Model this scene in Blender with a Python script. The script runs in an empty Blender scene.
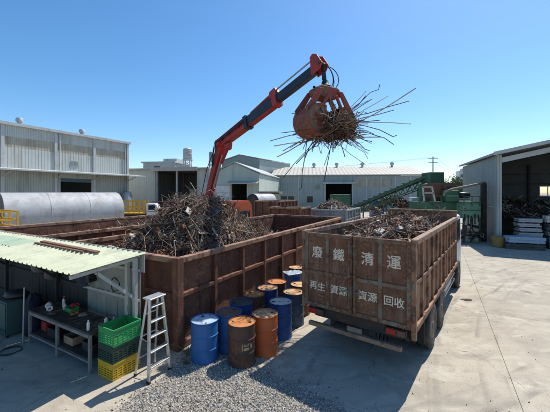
import bpy, bmesh, math, random
from mathutils import Vector, Matrix, Euler, noise

# ------------------------------------------------------------------ camera, sky, sun
sc = bpy.context.scene
COL = sc.collection
R = math.radians
CAM_H = 3.65
F = 300.0 / 550.0
cam = bpy.data.cameras.new('camera')
cam.sensor_width = 36.0
cam.lens = 36.0 * F
cam.shift_y = -14.0 / 550.0
cam.clip_start = 0.05
cam.clip_end = 3000
camo = bpy.data.objects.new('camera', cam)
camo.location = (0, 0, CAM_H)
camo.rotation_euler = (R(90), 0, 0)
COL.objects.link(camo)
sc.camera = camo

SUN_AZ, SUN_EL = R(43), R(57)
world = bpy.data.worlds.new('World')
sc.world = world
world.use_nodes = True
wn = world.node_tree
bg = wn.nodes['Background']
sky = wn.nodes.new('ShaderNodeTexSky')
sky.sky_type = 'NISHITA'
sky.sun_disc = False
sky.sun_elevation = SUN_EL
sky.sun_rotation = SUN_AZ
sky.altitude = 0
sky.air_density = 1.0
sky.dust_density = 0.5
sky.ozone_density = 4.5
hsv = wn.nodes.new('ShaderNodeHueSaturation')
hsv.inputs['Saturation'].default_value = 1.2
hsv.inputs['Hue'].default_value = 0.496
wn.links.new(sky.outputs['Color'], hsv.inputs['Color'])
wn.links.new(hsv.outputs['Color'], bg.inputs['Color'])
bg.inputs['Strength'].default_value = 0.135

sun = bpy.data.lights.new('sun', 'SUN')
sun.energy = 4.7
sun.angle = R(0.5)
sun.color = (1.0, 0.95, 0.86)
suno = bpy.data.objects.new('sun', sun)
sd = Vector((math.sin(SUN_AZ) * math.cos(SUN_EL), math.cos(SUN_AZ) * math.cos(SUN_EL), math.sin(SUN_EL)))
suno.rotation_euler = sd.to_track_quat('Z', 'Y').to_euler()
suno.location = sd * 60
COL.objects.link(suno)

vs = sc.view_settings
vs.view_transform = 'Standard'
vs.look = 'None'
vs.exposure = 0.36
vs.gamma = 1.0
vs.use_curve_mapping = False

random.seed(7)
rnd = random.random
def ru(a, b): return a + (b - a) * rnd()

# ------------------------------------------------------------------ helpers
class MB:
    """collects shapes; obj() links them as one mesh object"""
    def __init__(self): self.v = []; self.f = []; self.m = []; self.mi = 0
    def add(self, vs, fs):
        o = len(self.v); self.v += [tuple(p) for p in vs]
        for f in fs: self.f.append(tuple(o + i for i in f)); self.m.append(self.mi)
        return self
    def box(self, c, s, rz=0.0, M=None):
        hx, hy, hz = s[0] / 2, s[1] / 2, s[2] / 2
        P = [Vector((x, y, z)) for z in (-hz, hz) for x, y in ((-hx, -hy), (hx, -hy), (hx, hy), (-hx, hy))]
        if M is None: M = Matrix.Rotation(rz, 3, 'Z') if rz else Matrix.Identity(3)
        c = Vector(c)
        return self.add([M @ p + c for p in P], [(3, 2, 1, 0), (4, 5, 6, 7), (0, 1, 5, 4), (1, 2, 6, 5), (2, 3, 7, 6), (3, 0, 4, 7)])
    def bx(self, x0, x1, y0, y1, z0, z1):
        return self.box(((x0 + x1) / 2, (y0 + y1) / 2, (z0 + z1) / 2), (abs(x1 - x0), abs(y1 - y0), abs(z1 - z0)))
    def beam(self, p, q, w, h=None, up=(0, 0, 1)):
        p, q = Vector(p), Vector(q); h = w if h is None else h
        d = q - p; L = d.length; d.normalize(); u = Vector(up)
        if abs(d.dot(u)) > 0.97: u = Vector((0, 1, 0))
        s = d.cross(u).normalized(); t = s.cross(d)
        return self.box((p + q) / 2, (w, L, h), M=Matrix((s, d, t)).transposed())
    def tube(self, pts, r, n=6, caps=True):
        pts = [Vector(p) for p in pts]; rs = r if isinstance(r, (list, tuple)) else [r] * len(pts)
        vs_ = []; a = None
        for i, p in enumerate(pts):
            d = (pts[min(i + 1, len(pts) - 1)] - pts[max(i - 1, 0)])
            if d.length < 1e-6: d = Vector((0, 0, 1))
            d.normalize()
            if a is None: a = d.orthogonal().normalized()
            else:
                a = a - d * a.dot(d); a = a.normalized() if a.length > 1e-6 else d.orthogonal().normalized()
            b = d.cross(a)
            for k in range(n):
                t = 2 * math.pi * k / n
                vs_.append(p + (a * math.cos(t) + b * math.sin(t)) * rs[i])
        fs = []
        for i in range(len(pts) - 1):
            for k in range(n):
                k2 = (k + 1) % n
                fs.append((i * n + k, i * n + k2, (i + 1) * n + k2, (i + 1) * n + k))
        if caps:
            fs.append(tuple(range(n - 1, -1, -1))); e = (len(pts) - 1) * n; fs.append(tuple(e + k for k in range(n)))
        return self.add(vs_, fs)
    def lathe(self, prof, n=24, c=(0, 0, 0), axis='Z', close=False):
        c = Vector(c); vs_ = []
        for r, t in prof:
            for k in range(n):
                a = 2 * math.pi * k / n; x, y = r * math.cos(a), r * math.sin(a)
                p = (x, y, t) if axis == 'Z' else ((t, x, y) if axis == 'X' else (y, t, x))
                vs_.append(Vector(p) + c)
        fs = []; m = len(prof)
        for i in range(m if close else m - 1):
            j = (i + 1) % m
            for k in range(n):
                k2 = (k + 1) % n; fs.append((i * n + k, i * n + k2, j * n + k2, j * n + k))
        if not close:
            if prof[0][0] > 1e-4: fs.append(tuple(range(n - 1, -1, -1)))
            if prof[-1][0] > 1e-4: fs.append(tuple((m - 1) * n + k for k in range(n)))
        return self.add(vs_, fs)
    def prism(self, poly, d, M=None):
        """poly: 3D points in a plane, extruded by vector d"""
        n = len(poly); P = [Vector(p) for p in poly]; d = Vector(d)
        return self.add(P + [p + d for p in P], [tuple(range(n - 1, -1, -1)), tuple(range(n, 2 * n))] + [(i, (i + 1) % n, n + (i + 1) % n, n + i) for i in range(n)])
    def mesh(self, name, mats, bevel=0.0, smooth=None, seg=1):
        me = bpy.data.meshes.new(name)
        me.from_pydata(self.v, [], self.f)
        mats = mats if isinstance(mats, (list, tuple)) else [mats]
        for m in mats: me.materials.append(m)
        if len(mats) > 1: me.polygons.foreach_set('material_index', self.m)
        bm = bmesh.new(); bm.from_mesh(me)
        if bevel: bmesh.ops.bevel(bm, geom=bm.edges[:], offset=bevel, segments=seg, affect='EDGES', clamp_overlap=True)
        bmesh.ops.recalc_face_normals(bm, faces=bm.faces[:])
        bm.to_mesh(me); bm.free()
        if smooth:
            me.polygons.foreach_set('use_smooth', [True] * len(me.polygons)); me.set_sharp_from_angle(angle=R(smooth))
        me.update()
        return me
    def obj(self, name, mats, parent=None, bevel=0.0, smooth=None, loc=None, rz=0.0, seg=1):
        return place(name, self.mesh(name, mats, bevel, smooth, seg), parent, loc, rz)

def place(name, me, parent=None, loc=None, rz=0.0, rot=None):
    o = bpy.data.objects.new(name, me); COL.objects.link(o)
    if parent: o.parent = parent
    if loc is not None: o.location = loc
    if rot is not None: o.rotation_euler = rot
    elif rz: o.rotation_euler = (0, 0, rz)
    return o
def tag(o, label, cat, group=None):
    o['label'] = label; o['category'] = cat
    if group: o['group'] = group
    return o
def struct(o): o['kind'] = 'structure'; return o
def stuff(o, label=None, cat=None):
    o['kind'] = 'stuff'
    if label: o['label'] = label
    if cat: o['category'] = cat
    return o
def thing(name, label, cat, loc=(0, 0, 0), rz=0.0, group=None):
    o = bpy.data.objects.new(name, None); o.empty_display_size = 0.2; COL.objects.link(o)
    o.location = loc; o.rotation_euler = (0, 0, rz)
    return tag(o, label, cat, group)
def copy_tree(o, parent=None):
    c = o.copy(); COL.objects.link(c); c.parent = parent
    for ch in list(o.children): copy_tree(ch, c)
    return c
def gx(px, D): return (px - 275) / 300.0 * D          # metres right of the camera axis at distance D
def gz(py, D): return CAM_H - (py - 192) / 300.0 * D  # height at distance D
def gp(px, D, h=0.0): return Vector((gx(px, D), D, h))
def gnd(px, py, h=0.0):
    D = (CAM_H - h) * 300.0 / (py - 192); return Vector((gx(px, D), D, h))
def frame_between(a, b):
    """location and z rotation of a facade frame: x runs from a to b, -y faces the camera side"""
    return (a[0], a[1], 0.0), math.atan2(b[1] - a[1], b[0] - a[0]), math.hypot(b[0] - a[0], b[1] - a[1])

# ------------------------------------------------------------------ materials
def mat(name, c1, c2=None, scale=3.0, rough=0.7, metal=0.0, rust=None, rust_amt=0.0, rust_scale=2.0, rust2=None,
        streak=None, streak_amt=0.0, streak_scale=5.0, dirt=None, dirt_amt=0.0, dirt_scale=1.0,
        bump=0.15, bump_scale=30.0, coord='World', rib=None, rnd_val=0.0, spec=0.4, detail=6.0, coat=0.0):
    m = bpy.data.materials.new(name); m.use_nodes = True
    nt = m.node_tree; N = nt.nodes; L = nt.links
    bs = N['Principled BSDF']
    if coord == 'World':
        co = N.new('ShaderNodeNewGeometry').outputs['Position']
    else:
        co = N.new('ShaderNodeTexCoord').outputs['Object']
    def nz(s, d=detail, st=(1, 1, 1), off=0.0, ro=0.6):
        mp = N.new('ShaderNodeMapping'); mp.inputs['Scale'].default_value = st; mp.inputs['Location'].default_value = (off, off * 1.7, off * 0.6)
        L.new(co, mp.inputs['Vector'])
        t = N.new('ShaderNodeTexNoise'); t.inputs['Scale'].default_value = s; t.inputs['Detail'].default_value = d; t.inputs['Roughness'].default_value = ro
        L.new(mp.outputs[0], t.inputs['Vector']); return t.outputs['Fac']
    def ramp(fac, a, b, ca=(0, 0, 0, 1), cb=(1, 1, 1, 1)):
        r = N.new('ShaderNodeValToRGB'); r.color_ramp.elements[0].position = a; r.color_ramp.elements[1].position = b
        r.color_ramp.elements[0].color = ca; r.color_ramp.elements[1].color = cb
        L.new(fac, r.inputs['Fac']); return r.outputs['Color']
    def mix(fac, a, b, t='MIX'):
        x = N.new('ShaderNodeMix'); x.data_type = 'RGBA'; x.blend_type = t
        if isinstance(fac, float): x.inputs['Factor'].default_value = fac
        else: L.new(fac, x.inputs['Factor'])
        for s, k in ((a, 6), (b, 7)):
            if isinstance(s, (tuple, list)): x.inputs[k].default_value = (*s, 1)
            else: L.new(s, x.inputs[k])
        return x.outputs[2]
    c2 = c2 or tuple(v * 0.75 for v in c1)
    col = mix(ramp(nz(scale), 0.3, 0.7), c1, c2)
    if streak:
        f = ramp(nz(streak_scale, 5, (1, 1, 0.12), 3.1), 0.62 - 0.25 * streak_amt, 0.8 - 0.15 * streak_amt)
        col = mix(f, col, streak)
    rf = None
    if rust:
        lo = 0.66 - 0.32 * rust_amt
        rf = ramp(nz(rust_scale, 8, (1, 1, 1), 11.3, 0.68), lo, lo + 0.09)
        rc = mix(ramp(nz(rust_scale * 5, 5, (1, 1, 1), 5.0), 0.35, 0.65), rust, rust2 or tuple(v * 0.5 for v in rust))
        col = mix(rf, col, rc)
    if dirt:
        f = ramp(nz(dirt_scale, 7, (1, 1, 1), 23.0), 0.62 - 0.25 * dirt_amt, 0.85 - 0.2 * dirt_amt)
        col = mix(f, col, dirt)
    if rnd_val:
        oi = N.new('ShaderNodeObjectInfo'); hs = N.new('ShaderNodeHueSaturation')
        mr = N.new('ShaderNodeMapRange'); mr.inputs['To Min'].default_value = 1 - rnd_val; mr.inputs['To Max'].default_value = 1 + rnd_val
        L.new(oi.outputs['Random'], mr.inputs['Value']); L.new(mr.outputs[0], hs.inputs['Value']); L.new(col, hs.inputs['Color']); col = hs.outputs['Color']
    L.new(col, bs.inputs['Base Color'])
    bs.inputs['Metallic'].default_value = metal
    bs.inputs['Specular IOR Level'].default_value = spec
    bs.inputs['Coat Weight'].default_value = coat
    rr = N.new('ShaderNodeMapRange'); rr.inputs['To Min'].default_value = max(0.05, rough - 0.12); rr.inputs['To Max'].default_value = min(1, rough + 0.12)
    L.new(nz(scale * 2.3, 4, (1, 1, 1), 7.0), rr.inputs['Value'])
    if rf is not None:
        ma = N.new('ShaderNodeMath'); ma.operation = 'MAXIMUM'; mu = N.new('ShaderNodeMath'); mu.operation = 'MULTIPLY'; mu.inputs[1].default_value = 0.88
        L.new(rf, mu.inputs[0]); L.new(mu.outputs[0], ma.inputs[0]); L.new(rr.outputs[0], ma.inputs[1]); L.new(ma.outputs[0], bs.inputs['Roughness'])
    else: L.new(rr.outputs[0], bs.inputs['Roughness'])
    nrm = None
    if bump:
        b = N.new('ShaderNodeBump'); b.inputs['Strength'].default_value = bump; b.inputs['Distance'].default_value = 0.02
        L.new(nz(bump_scale, 5, (1, 1, 1), 2.0), b.inputs['Height']); nrm = b.outputs[0]
    if rib:   # (axis, period, depth): fine profile of metal cladding
        w = N.new('ShaderNodeTexWave'); w.wave_type = 'BANDS'; w.bands_direction = rib[0]; w.wave_profile = 'SIN'
        w.inputs['Scale'].default_value = 0.314 / rib[1]
        tc = N.new('ShaderNodeTexCoord'); L.new(tc.outputs['Object'], w.inputs['Vector'])
        b = N.new('ShaderNodeBump'); b.inputs['Strength'].default_value = 1.0; b.inputs['Distance'].default_value = rib[2]
        L.new(ramp(w.outputs['Fac'], 0.3, 0.7), b.inputs['Height'])
        if nrm is not None: L.new(nrm, b.inputs['Normal'])
        nrm = b.outputs[0]
    if nrm is not None: L.new(nrm, bs.inputs['Normal'])
    return m

RUST = (0.20, 0.085, 0.04); RUSTD = (0.075, 0.032, 0.02)
Mt = {}
Mt['pen'] = mat('pen_steel', (0.185, 0.072, 0.042), (0.11, 0.046, 0.029), 2.5, 0.8, rust=(0.25, 0.125, 0.07), rust_amt=0.5, rust_scale=2.6, rust2=(0.10, 0.045, 0.028), streak=(0.05, 0.026, 0.02), streak_amt=0.5, bump=0.3, bump_scale=25, rnd_val=0.12)
Mt['pen_rim'] = mat('pen_rim_steel', (0.36, 0.215, 0.14), (0.23, 0.125, 0.08), 3, 0.75, rust=(0.14, 0.06, 0.035), rust_amt=0.5, rust_scale=3, bump=0.3, bump_scale=30)
Mt['tk_panel'] = mat('truck_panel_steel', (0.20, 0.088, 0.046), (0.105, 0.047, 0.028), 3.2, 0.8, rust=(0.27, 0.14, 0.075), rust_amt=0.5, rust_scale=4.0, rust2=(0.07, 0.035, 0.024), streak=(0.25, 0.21, 0.155), streak_amt=0.35, streak_scale=6, bump=0.35, bump_scale=28, rnd_val=0.1)
Mt['tk_frame'] = mat('truck_frame_steel', (0.20, 0.19, 0.145), (0.14, 0.135, 0.10), 3, 0.75, rust=(0.25, 0.135, 0.08), rust_amt=0.8, rust_scale=3.2, rust2=(0.09, 0.045, 0.03), bump=0.3, bump_scale=30)
Mt['tk_side'] = mat('truck_side_steel', (0.33, 0.18, 0.10), (0.215, 0.11, 0.063), 2.5, 0.8, rust=(0.17, 0.085, 0.05), rust_amt=0.5, rust_scale=2.5, streak=(0.36, 0.24, 0.16), streak_amt=0.35, bump=0.3, bump_scale=30, rnd_val=0.08)
Mt['tk_rim'] = mat('truck_rim_steel', (0.34, 0.23, 0.155), (0.21, 0.125, 0.08), 4, 0.75, rust=(0.12, 0.055, 0.03), rust_amt=0.4, rust_scale=4, bump=0.3, bump_scale=30)
Mt['chassis'] = mat('chassis_steel', (0.045, 0.04, 0.037), (0.025, 0.022, 0.02), 4, 0.75, rust=(0.10, 0.05, 0.03), rust_amt=0.4, rust_scale=3, dirt=(0.16, 0.14, 0.12), dirt_amt=0.3)
Mt['tyre'] = mat('tyre_rubber', (0.055, 0.052, 0.048), (0.03, 0.029, 0.027), 5, 0.9, dirt=(0.19, 0.17, 0.145), dirt_amt=0.55, dirt_scale=3, bump=0.3)
Mt['rim'] = mat('wheel_steel', (0.16, 0.13, 0.11), (0.1, 0.075, 0.06), 5, 0.7, rust=RUST, rust_amt=0.5, rust_scale=6)
Mt['white_letter'] = mat('white_letter_paint', (0.78, 0.68, 0.54), (0.58, 0.48, 0.36), 12, 0.8, rust=(0.19, 0.11, 0.07), rust_amt=0.30, rust_scale=14, bump=0.05)
Mt['dark'] = mat('dark_grease', (0.02, 0.02, 0.021), (0.012, 0.012, 0.013), 6, 0.6, bump=0.1)
Mt['galv'] = mat('galvanised_steel', (0.45, 0.46, 0.46), (0.32, 0.33, 0.33), 6, 0.5, 0.6, bump=0.08, dirt=(0.25, 0.2, 0.16), dirt_amt=0.25)
Mt['alu'] = mat('aluminium', (0.72, 0.72, 0.71), (0.58, 0.58, 0.57), 8, 0.42, 0.85, bump=0.06, dirt=(0.42, 0.39, 0.35), dirt_amt=0.25, dirt_scale=5)
Mt['redpaint'] = mat('crane_red_paint', (0.46, 0.04, 0.03), (0.36, 0.03, 0.024), 3, 0.5, rust=(0.14, 0.05, 0.03), rust_amt=0.28, rust_scale=2.5, streak=(0.22, 0.03, 0.02), streak_amt=0.3, dirt=(0.10, 0.04, 0.03), dirt_amt=0.2)
Mt['darkboom'] = mat('boom_inner_steel', (0.020, 0.028, 0.042), (0.013, 0.018, 0.028), 4, 0.45, rust=(0.08, 0.045, 0.035), rust_amt=0.15, rust_scale=3)
Mt['grab_red'] = mat('grab_red_paint', (0.33, 0.045, 0.03), (0.22, 0.055, 0.035), 3, 0.7, rust=(0.26, 0.125, 0.075), rust_amt=0.62, rust_scale=2.2, rust2=(0.12, 0.06, 0.045))
Mt['grab_worn'] = mat('grab_worn_steel', (0.27, 0.155, 0.095), (0.15, 0.08, 0.055), 5, 0.75, rust=(0.30, 0.06, 0.04), rust_amt=0.5, rust_scale=3.0, rust2=(0.13, 0.06, 0.04), streak=(0.36, 0.24, 0.16), streak_amt=0.4, streak_scale=7, bump=0.4)
Mt['orange_cab'] = mat('orange_cab_paint', (0.52, 0.09, 0.03), (0.42, 0.075, 0.03), 3, 0.4, bump=0.03, coat=0.3)
Mt['glass'] = mat('dark_glass', (0.02, 0.025, 0.03), (0.015, 0.02, 0.024), 2, 0.12, bump=0.0, spec=0.6)
Mt['white_paint'] = mat('white_cab_paint', (0.66, 0.66, 0.64), (0.56, 0.56, 0.54), 3, 0.45, dirt=(0.35, 0.31, 0.26), dirt_amt=0.3, bump=0.03)
Mt['tail_red'] = mat('tail_lamp_red', (0.45, 0.02, 0.015), (0.3, 0.02, 0.015), 6, 0.4, bump=0.0)
Mt['yellow'] = mat('yellow_paint', (0.62, 0.36, 0.03), (0.5, 0.28, 0.03), 4, 0.55, rust=RUST, rust_amt=0.2, rust_scale=4)
# scrap
Mt['s_brown'] = mat('scrap_rust_brown', (0.17, 0.09, 0.055), (0.085, 0.045, 0.03), 9, 0.85, bump=0.3)
Mt['s_grey'] = mat('scrap_grey_steel', (0.30, 0.235, 0.18), (0.17, 0.13, 0.10), 9, 0.7, bump=0.25)
Mt['s_dark'] = mat('scrap_dark_steel', (0.06, 0.04, 0.03), (0.03, 0.021, 0.017), 9, 0.85, bump=0.3)
Mt['s_tan'] = mat('scrap_tan_steel', (0.40, 0.275, 0.18), (0.26, 0.165, 0.10), 9, 0.8, bump=0.25)
Mt['s_orange'] = mat('scrap_orange_rust', (0.27, 0.12, 0.055), (0.18, 0.075, 0.035), 7, 0.9, bump=0.3)
Mt['s_pale'] = mat('scrap_pale_paint', (0.55, 0.52, 0.47), (0.40, 0.36, 0.31), 7, 0.75, rust=RUST, rust_amt=0.3, rust_scale=5)
Mt['s_blue'] = mat('scrap_faded_blue', (0.09, 0.15, 0.22), (0.06, 0.10, 0.15), 7, 0.7, rust=RUST, rust_amt=0.5, rust_scale=6)
Mt['s_green'] = mat('scrap_faded_green', (0.11, 0.16, 0.11), (0.07, 0.11, 0.075), 7, 0.7, rust=RUST, rust_amt=0.5, rust_scale=6)
Mt['s_red'] = mat('scrap_faded_red', (0.25, 0.05, 0.035), (0.17, 0.04, 0.03), 7, 0.7, rust=RUST, rust_amt=0.4, rust_scale=6)
SCR = [Mt['s_brown'], Mt['s_grey'], Mt['s_dark'], Mt['s_tan'], Mt['s_orange'], Mt['s_pale'], Mt['s_blue'], Mt['s_green'], Mt['s_red']]
# buildings
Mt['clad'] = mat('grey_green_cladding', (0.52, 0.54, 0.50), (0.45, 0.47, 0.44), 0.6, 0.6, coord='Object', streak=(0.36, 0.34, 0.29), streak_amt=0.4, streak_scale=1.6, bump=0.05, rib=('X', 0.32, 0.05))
Mt['clad_shade'] = mat('shaded_grey_green_cladding', (0.40, 0.43, 0.39), (0.34, 0.37, 0.34), 0.6, 0.6, coord='Object', streak=(0.2, 0.21, 0.2), streak_amt=0.35, streak_scale=1.2, bump=0.05, rib=('X', 0.32, 0.05))  # darker copy of the grey-green cladding, shade put into its colour
Mt['clad_mint'] = mat('mint_cladding', (0.50, 0.55, 0.48), (0.44, 0.49, 0.43), 0.6, 0.6, coord='Object', streak=(0.3, 0.33, 0.31), streak_amt=0.3, streak_scale=1.0, bump=0.05, rib=('X', 0.35, 0.05))
Mt['clad_cool'] = mat('blue_grey_cladding', (0.36, 0.41, 0.385), (0.31, 0.355, 0.335), 0.5, 0.6, coord='Object', streak=(0.27, 0.3, 0.3), streak_amt=0.35, streak_scale=1.0, bump=0.05, rib=('X', 0.5, 0.06))
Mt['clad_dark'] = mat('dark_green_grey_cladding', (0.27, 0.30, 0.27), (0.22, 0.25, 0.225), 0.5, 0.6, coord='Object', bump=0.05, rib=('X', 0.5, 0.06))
Mt['trim'] = mat('pale_metal_trim', (0.50, 0.51, 0.50), (0.42, 0.43, 0.42), 1.5, 0.55, dirt=(0.28, 0.27, 0.25), dirt_amt=0.35)
Mt['roof_cream'] = mat('cream_roof', (0.44, 0.415, 0.35), (0.38, 0.355, 0.30), 0.4, 0.65, coord='Object', rib=('X', 0.8, 0.05), bump=0.05, streak=(0.45, 0.4, 0.33), streak_amt=0.25)
Mt['roof_grey'] = mat('grey_roof', (0.40, 0.41, 0.40), (0.34, 0.35, 0.34), 0.5, 0.6, coord='Object', rib=('X', 0.8, 0.05), bump=0.05)
Mt['fibre'] = mat('cream_translucent_panel', (0.46, 0.41, 0.31), (0.36, 0.31, 0.235), 1.2, 0.6, coord='Object', streak=(0.24, 0.2, 0.15), streak_amt=0.5, streak_scale=1.5, rib=('X', 0.32, 0.04), bump=0.05)
Mt['blue_door'] = mat('blue_grey_shutter', (0.07, 0.12, 0.17), (0.05, 0.09, 0.13), 2, 0.6, bump=0.05)
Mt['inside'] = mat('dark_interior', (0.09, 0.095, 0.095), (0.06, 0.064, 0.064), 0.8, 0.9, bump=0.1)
Mt['green_mach'] = mat('machine_green_paint', (0.05, 0.135, 0.07), (0.035, 0.095, 0.05), 1.2, 0.5, rust=(0.13, 0.075, 0.045), rust_amt=0.22, rust_scale=1.5, streak=(0.05, 0.12, 0.07), streak_amt=0.3)
Mt['green_lite'] = mat('machine_light_green_paint', (0.16, 0.30, 0.19), (0.12, 0.24, 0.15), 1.2, 0.5, rust=(0.13, 0.075, 0.045), rust_amt=0.15, rust_scale=1.5)
Mt['hopper_brown'] = mat('hopper_rust_brown', (0.17, 0.09, 0.06), (0.10, 0.055, 0.04), 1.5, 0.8, streak=(0.22, 0.13, 0.09), streak_amt=0.4)
Mt['tank'] = mat('silver_tank_steel', (0.42, 0.43, 0.44), (0.34, 0.35, 0.36), 1.2, 0.65, 0.1, dirt=(0.26, 0.235, 0.21), dirt_amt=0.45, dirt_scale=1.1, streak=(0.30, 0.28, 0.26), streak_amt=0.4, streak_scale=2.5, bump=0.15, bump_scale=3)
Mt['blue'] = mat('blue_paint', (0.03, 0.12, 0.30), (0.025, 0.09, 0.23), 2, 0.5)
Mt['black'] = mat('black_plastic', (0.018, 0.018, 0.02), (0.012, 0.012, 0.013), 6, 0.5)

# ------------------------------------------------------------------ ground, slabs, gravel
def concrete_mat(name, rv=0.04):
    m = bpy.data.materials.new(name); m.use_nodes = True
    nt = m.node_tree; N = nt.nodes; L = nt.links; bs = N['Principled BSDF']
    co = N.new('ShaderNodeNewGeometry').outputs['Position']
    def nz(s, d, st=(1, 1, 1), off=0.0, rz=0.0, ro=0.6, dist=0.0):
        mp = N.new('ShaderNodeMapping'); mp.inputs['Scale'].default_value = st; mp.inputs['Location'].default_value = (off, off, 0); mp.inputs['Rotation'].default_value = (0, 0, rz)
        L.new(co, mp.inputs['Vector']); t = N.new('ShaderNodeTexNoise'); t.inputs['Scale'].default_value = s; t.inputs['Detail'].default_value = d; t.inputs['Roughness'].default_value = ro; t.inputs['Distortion'].default_value = dist
        L.new(mp.outputs[0], t.inputs['Vector']); return t.outputs['Fac']
    def ramp(fac, a, b, ca=(0, 0, 0), cb=(1, 1, 1)):
        r = N.new('ShaderNodeValToRGB'); e = r.color_ramp.elements; e[0].position = a; e[1].position = b; e[0].color = (*ca, 1); e[1].color = (*cb, 1)
        L.new(fac, r.inputs['Fac']); return r.outputs['Color']
    def mix(fac, a, b, t='MIX'):
        x = N.new('ShaderNodeMix'); x.data_type = 'RGBA'; x.blend_type = t
        if isinstance(fac, float): x.inputs['Factor'].default_value = fac
        else: L.new(fac, x.inputs['Factor'])
        for s, k in ((a, 6), (b, 7)):
            if isinstance(s, tuple): x.inputs[k].default_value = (*s, 1)
            else: L.new(s, x.inputs[k])
        return x.outputs[2]
    col = ramp(nz(0.55, 9, ro=0.65), 0.32, 0.68, (0.435, 0.385, 0.308), (0.325, 0.285, 0.228))
    # curved scrape and tyre swirls, diagonal and across
    col = mix(ramp(nz(1.5, 7, (0.6, 1.3, 1), 4.0, R(-50), 0.6, 0.8), 0.50, 0.68), col, (0.30, 0.262, 0.212))
    col = mix(ramp(nz(1.8, 8, (0.7, 1.3, 1), 14.0, R(-35), 0.66, 1.0), 0.52, 0.70), col, (0.48, 0.435, 0.36))
    col = mix(ramp(nz(0.8, 8, (1, 1, 1), 31.0, 0, 0.7, 0.5), 0.56, 0.74), col, (0.25, 0.215, 0.175))
    sp = N.new('ShaderNodeTexVoronoi'); sp.inputs['Scale'].default_value = 9.0; L.new(co, sp.inputs['Vector'])
    col = mix(mix(1.0, ramp(sp.outputs['Distance'], 0.05, 0.13, (1, 1, 1), (0, 0, 0)), ramp(nz(1.1, 4, off=9.0), 0.5, 0.6), 'MULTIPLY'), col, (0.13, 0.11, 0.09))
    # tyre sweeps: thin arcs about points in the yard, broken up by noise
    def vmath(op, a, b=None):
        x = N.new('ShaderNodeVectorMath'); x.operation = op; L.new(a, x.inputs[0])
        if b is not None: x.inputs[1].default_value = b
        return x
    for c_, sc_, lo, off_ in (((-6.0, 30.0, 0), 2.6, 0.60, 3.0), ((22.0, -4.0, 0), 3.4, 0.62, 8.0), ((3.0, 60.0, 0), 2.2, 0.60, 5.0)):
        ln_ = vmath('LENGTH', vmath('SUBTRACT', co, c_).outputs[0]).outputs['Value']
        t_ = N.new('ShaderNodeTexNoise'); t_.noise_dimensions = '1D'; t_.inputs['Scale'].default_value = sc_; t_.inputs['Detail'].default_value = 4
        L.new(ln_, t_.inputs['W'])
        col = mix(mix(1.0, ramp(t_.outputs['Fac'], lo - 0.02, lo + 0.12), ramp(nz(0.7, 7, off=off_), 0.46, 0.66), 'MULTIPLY'), col, (0.215, 0.19, 0.16))
    # hairline cracks and oil drips
    vc = N.new('ShaderNodeTexVoronoi'); vc.feature = 'DISTANCE_TO_EDGE'; vc.inputs['Scale'].default_value = 0.35
    dn = N.new('ShaderNodeTexNoise'); dn.inputs['Scale'].default_value = 1.8; dn.inputs['Detail'].default_value = 6; L.new(co, dn.inputs['Vector'])
    av = N.new('ShaderNodeVectorMath'); av.operation = 'ADD'; L.new(co, av.inputs[0]); sv_ = N.new('ShaderNodeVectorMath'); sv_.operation = 'SCALE'; sv_.inputs['Scale'].default_value = 0.7; L.new(dn.outputs['Color'], sv_.inputs[0]); L.new(sv_.outputs[0], av.inputs[1])
    L.new(av.outputs[0], vc.inputs['Vector'])
    col = mix(mix(1.0, ramp(vc.outputs['Distance'], 0.001, 0.0035, (0.8, 0.8, 0.8), (0, 0, 0)), ramp(nz(0.5, 4, off=17.0), 0.52, 0.60), 'MULTIPLY'), col, (0.12, 0.10, 0.085))
    so_ = N.new('ShaderNodeTexVoronoi'); so_.inputs['Scale'].default_value = 0.9; L.new(av.outputs[0], so_.inputs['Vector'])
    col = mix(mix(1.0, ramp(so_.outputs['Distance'], 0.04, 0.20, (0.8, 0.8, 0.8), (0, 0, 0)), ramp(nz(0.35, 3, off=41.0), 0.54, 0.60), 'MULTIPLY'), col, (0.11, 0.095, 0.08))
    fine = nz(60, 4, off=2.0)
    col = mix(0.35, col, ramp(fine, 0.3, 0.7, (0.2, 0.2, 0.2), (0.8, 0.8, 0.8)), 'OVERLAY')
    oi = N.new('ShaderNodeObjectInfo'); hs = N.new('ShaderNodeHueSaturation'); mr = N.new('ShaderNodeMapRange')
    mr.inputs['To Min'].default_value = 1 - rv; mr.inputs['To Max'].default_value = 1 + rv
    L.new(oi.outputs['Random'], mr.inputs['Value']); L.new(mr.outputs[0], hs.inputs['Value']); L.new(col, hs.inputs['Color'])
    L.new(hs.outputs['Color'], bs.inputs['Base Color']); bs.inputs['Roughness'].default_value = 0.85; bs.inputs['Specular IOR Level'].default_value = 0.3
    b = N.new('ShaderNodeBump'); b.inputs['Strength'].default_value = 0.35; b.inputs['Distance'].default_value = 0.02
    L.new(mix(0.5, ramp(fine, 0, 1), ramp(nz(6, 8, off=3), 0, 1)), b.inputs['Height']); L.new(b.outputs[0], bs.inputs['Normal'])
    return m
Mt['concrete'] = concrete_mat('yard_concrete')
Mt['joint'] = mat('joint_dirt', (0.13, 0.115, 0.10), (0.09, 0.08, 0.07), 3, 0.9, bump=0.2)
Mt['earth'] = mat('yard_ground', (0.33, 0.30, 0.265), (0.25, 0.225, 0.195), 0.25, 0.9, dirt=(0.17, 0.15, 0.13), dirt_amt=0.5, dirt_scale=0.4, bump=0.2)

TH = R(28.8)                       # pens, shed and yard slabs share this direction
E_L = Vector((math.sin(TH), math.cos(TH), 0)); E_R = Vector((math.cos(TH), -math.sin(TH), 0))

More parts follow.
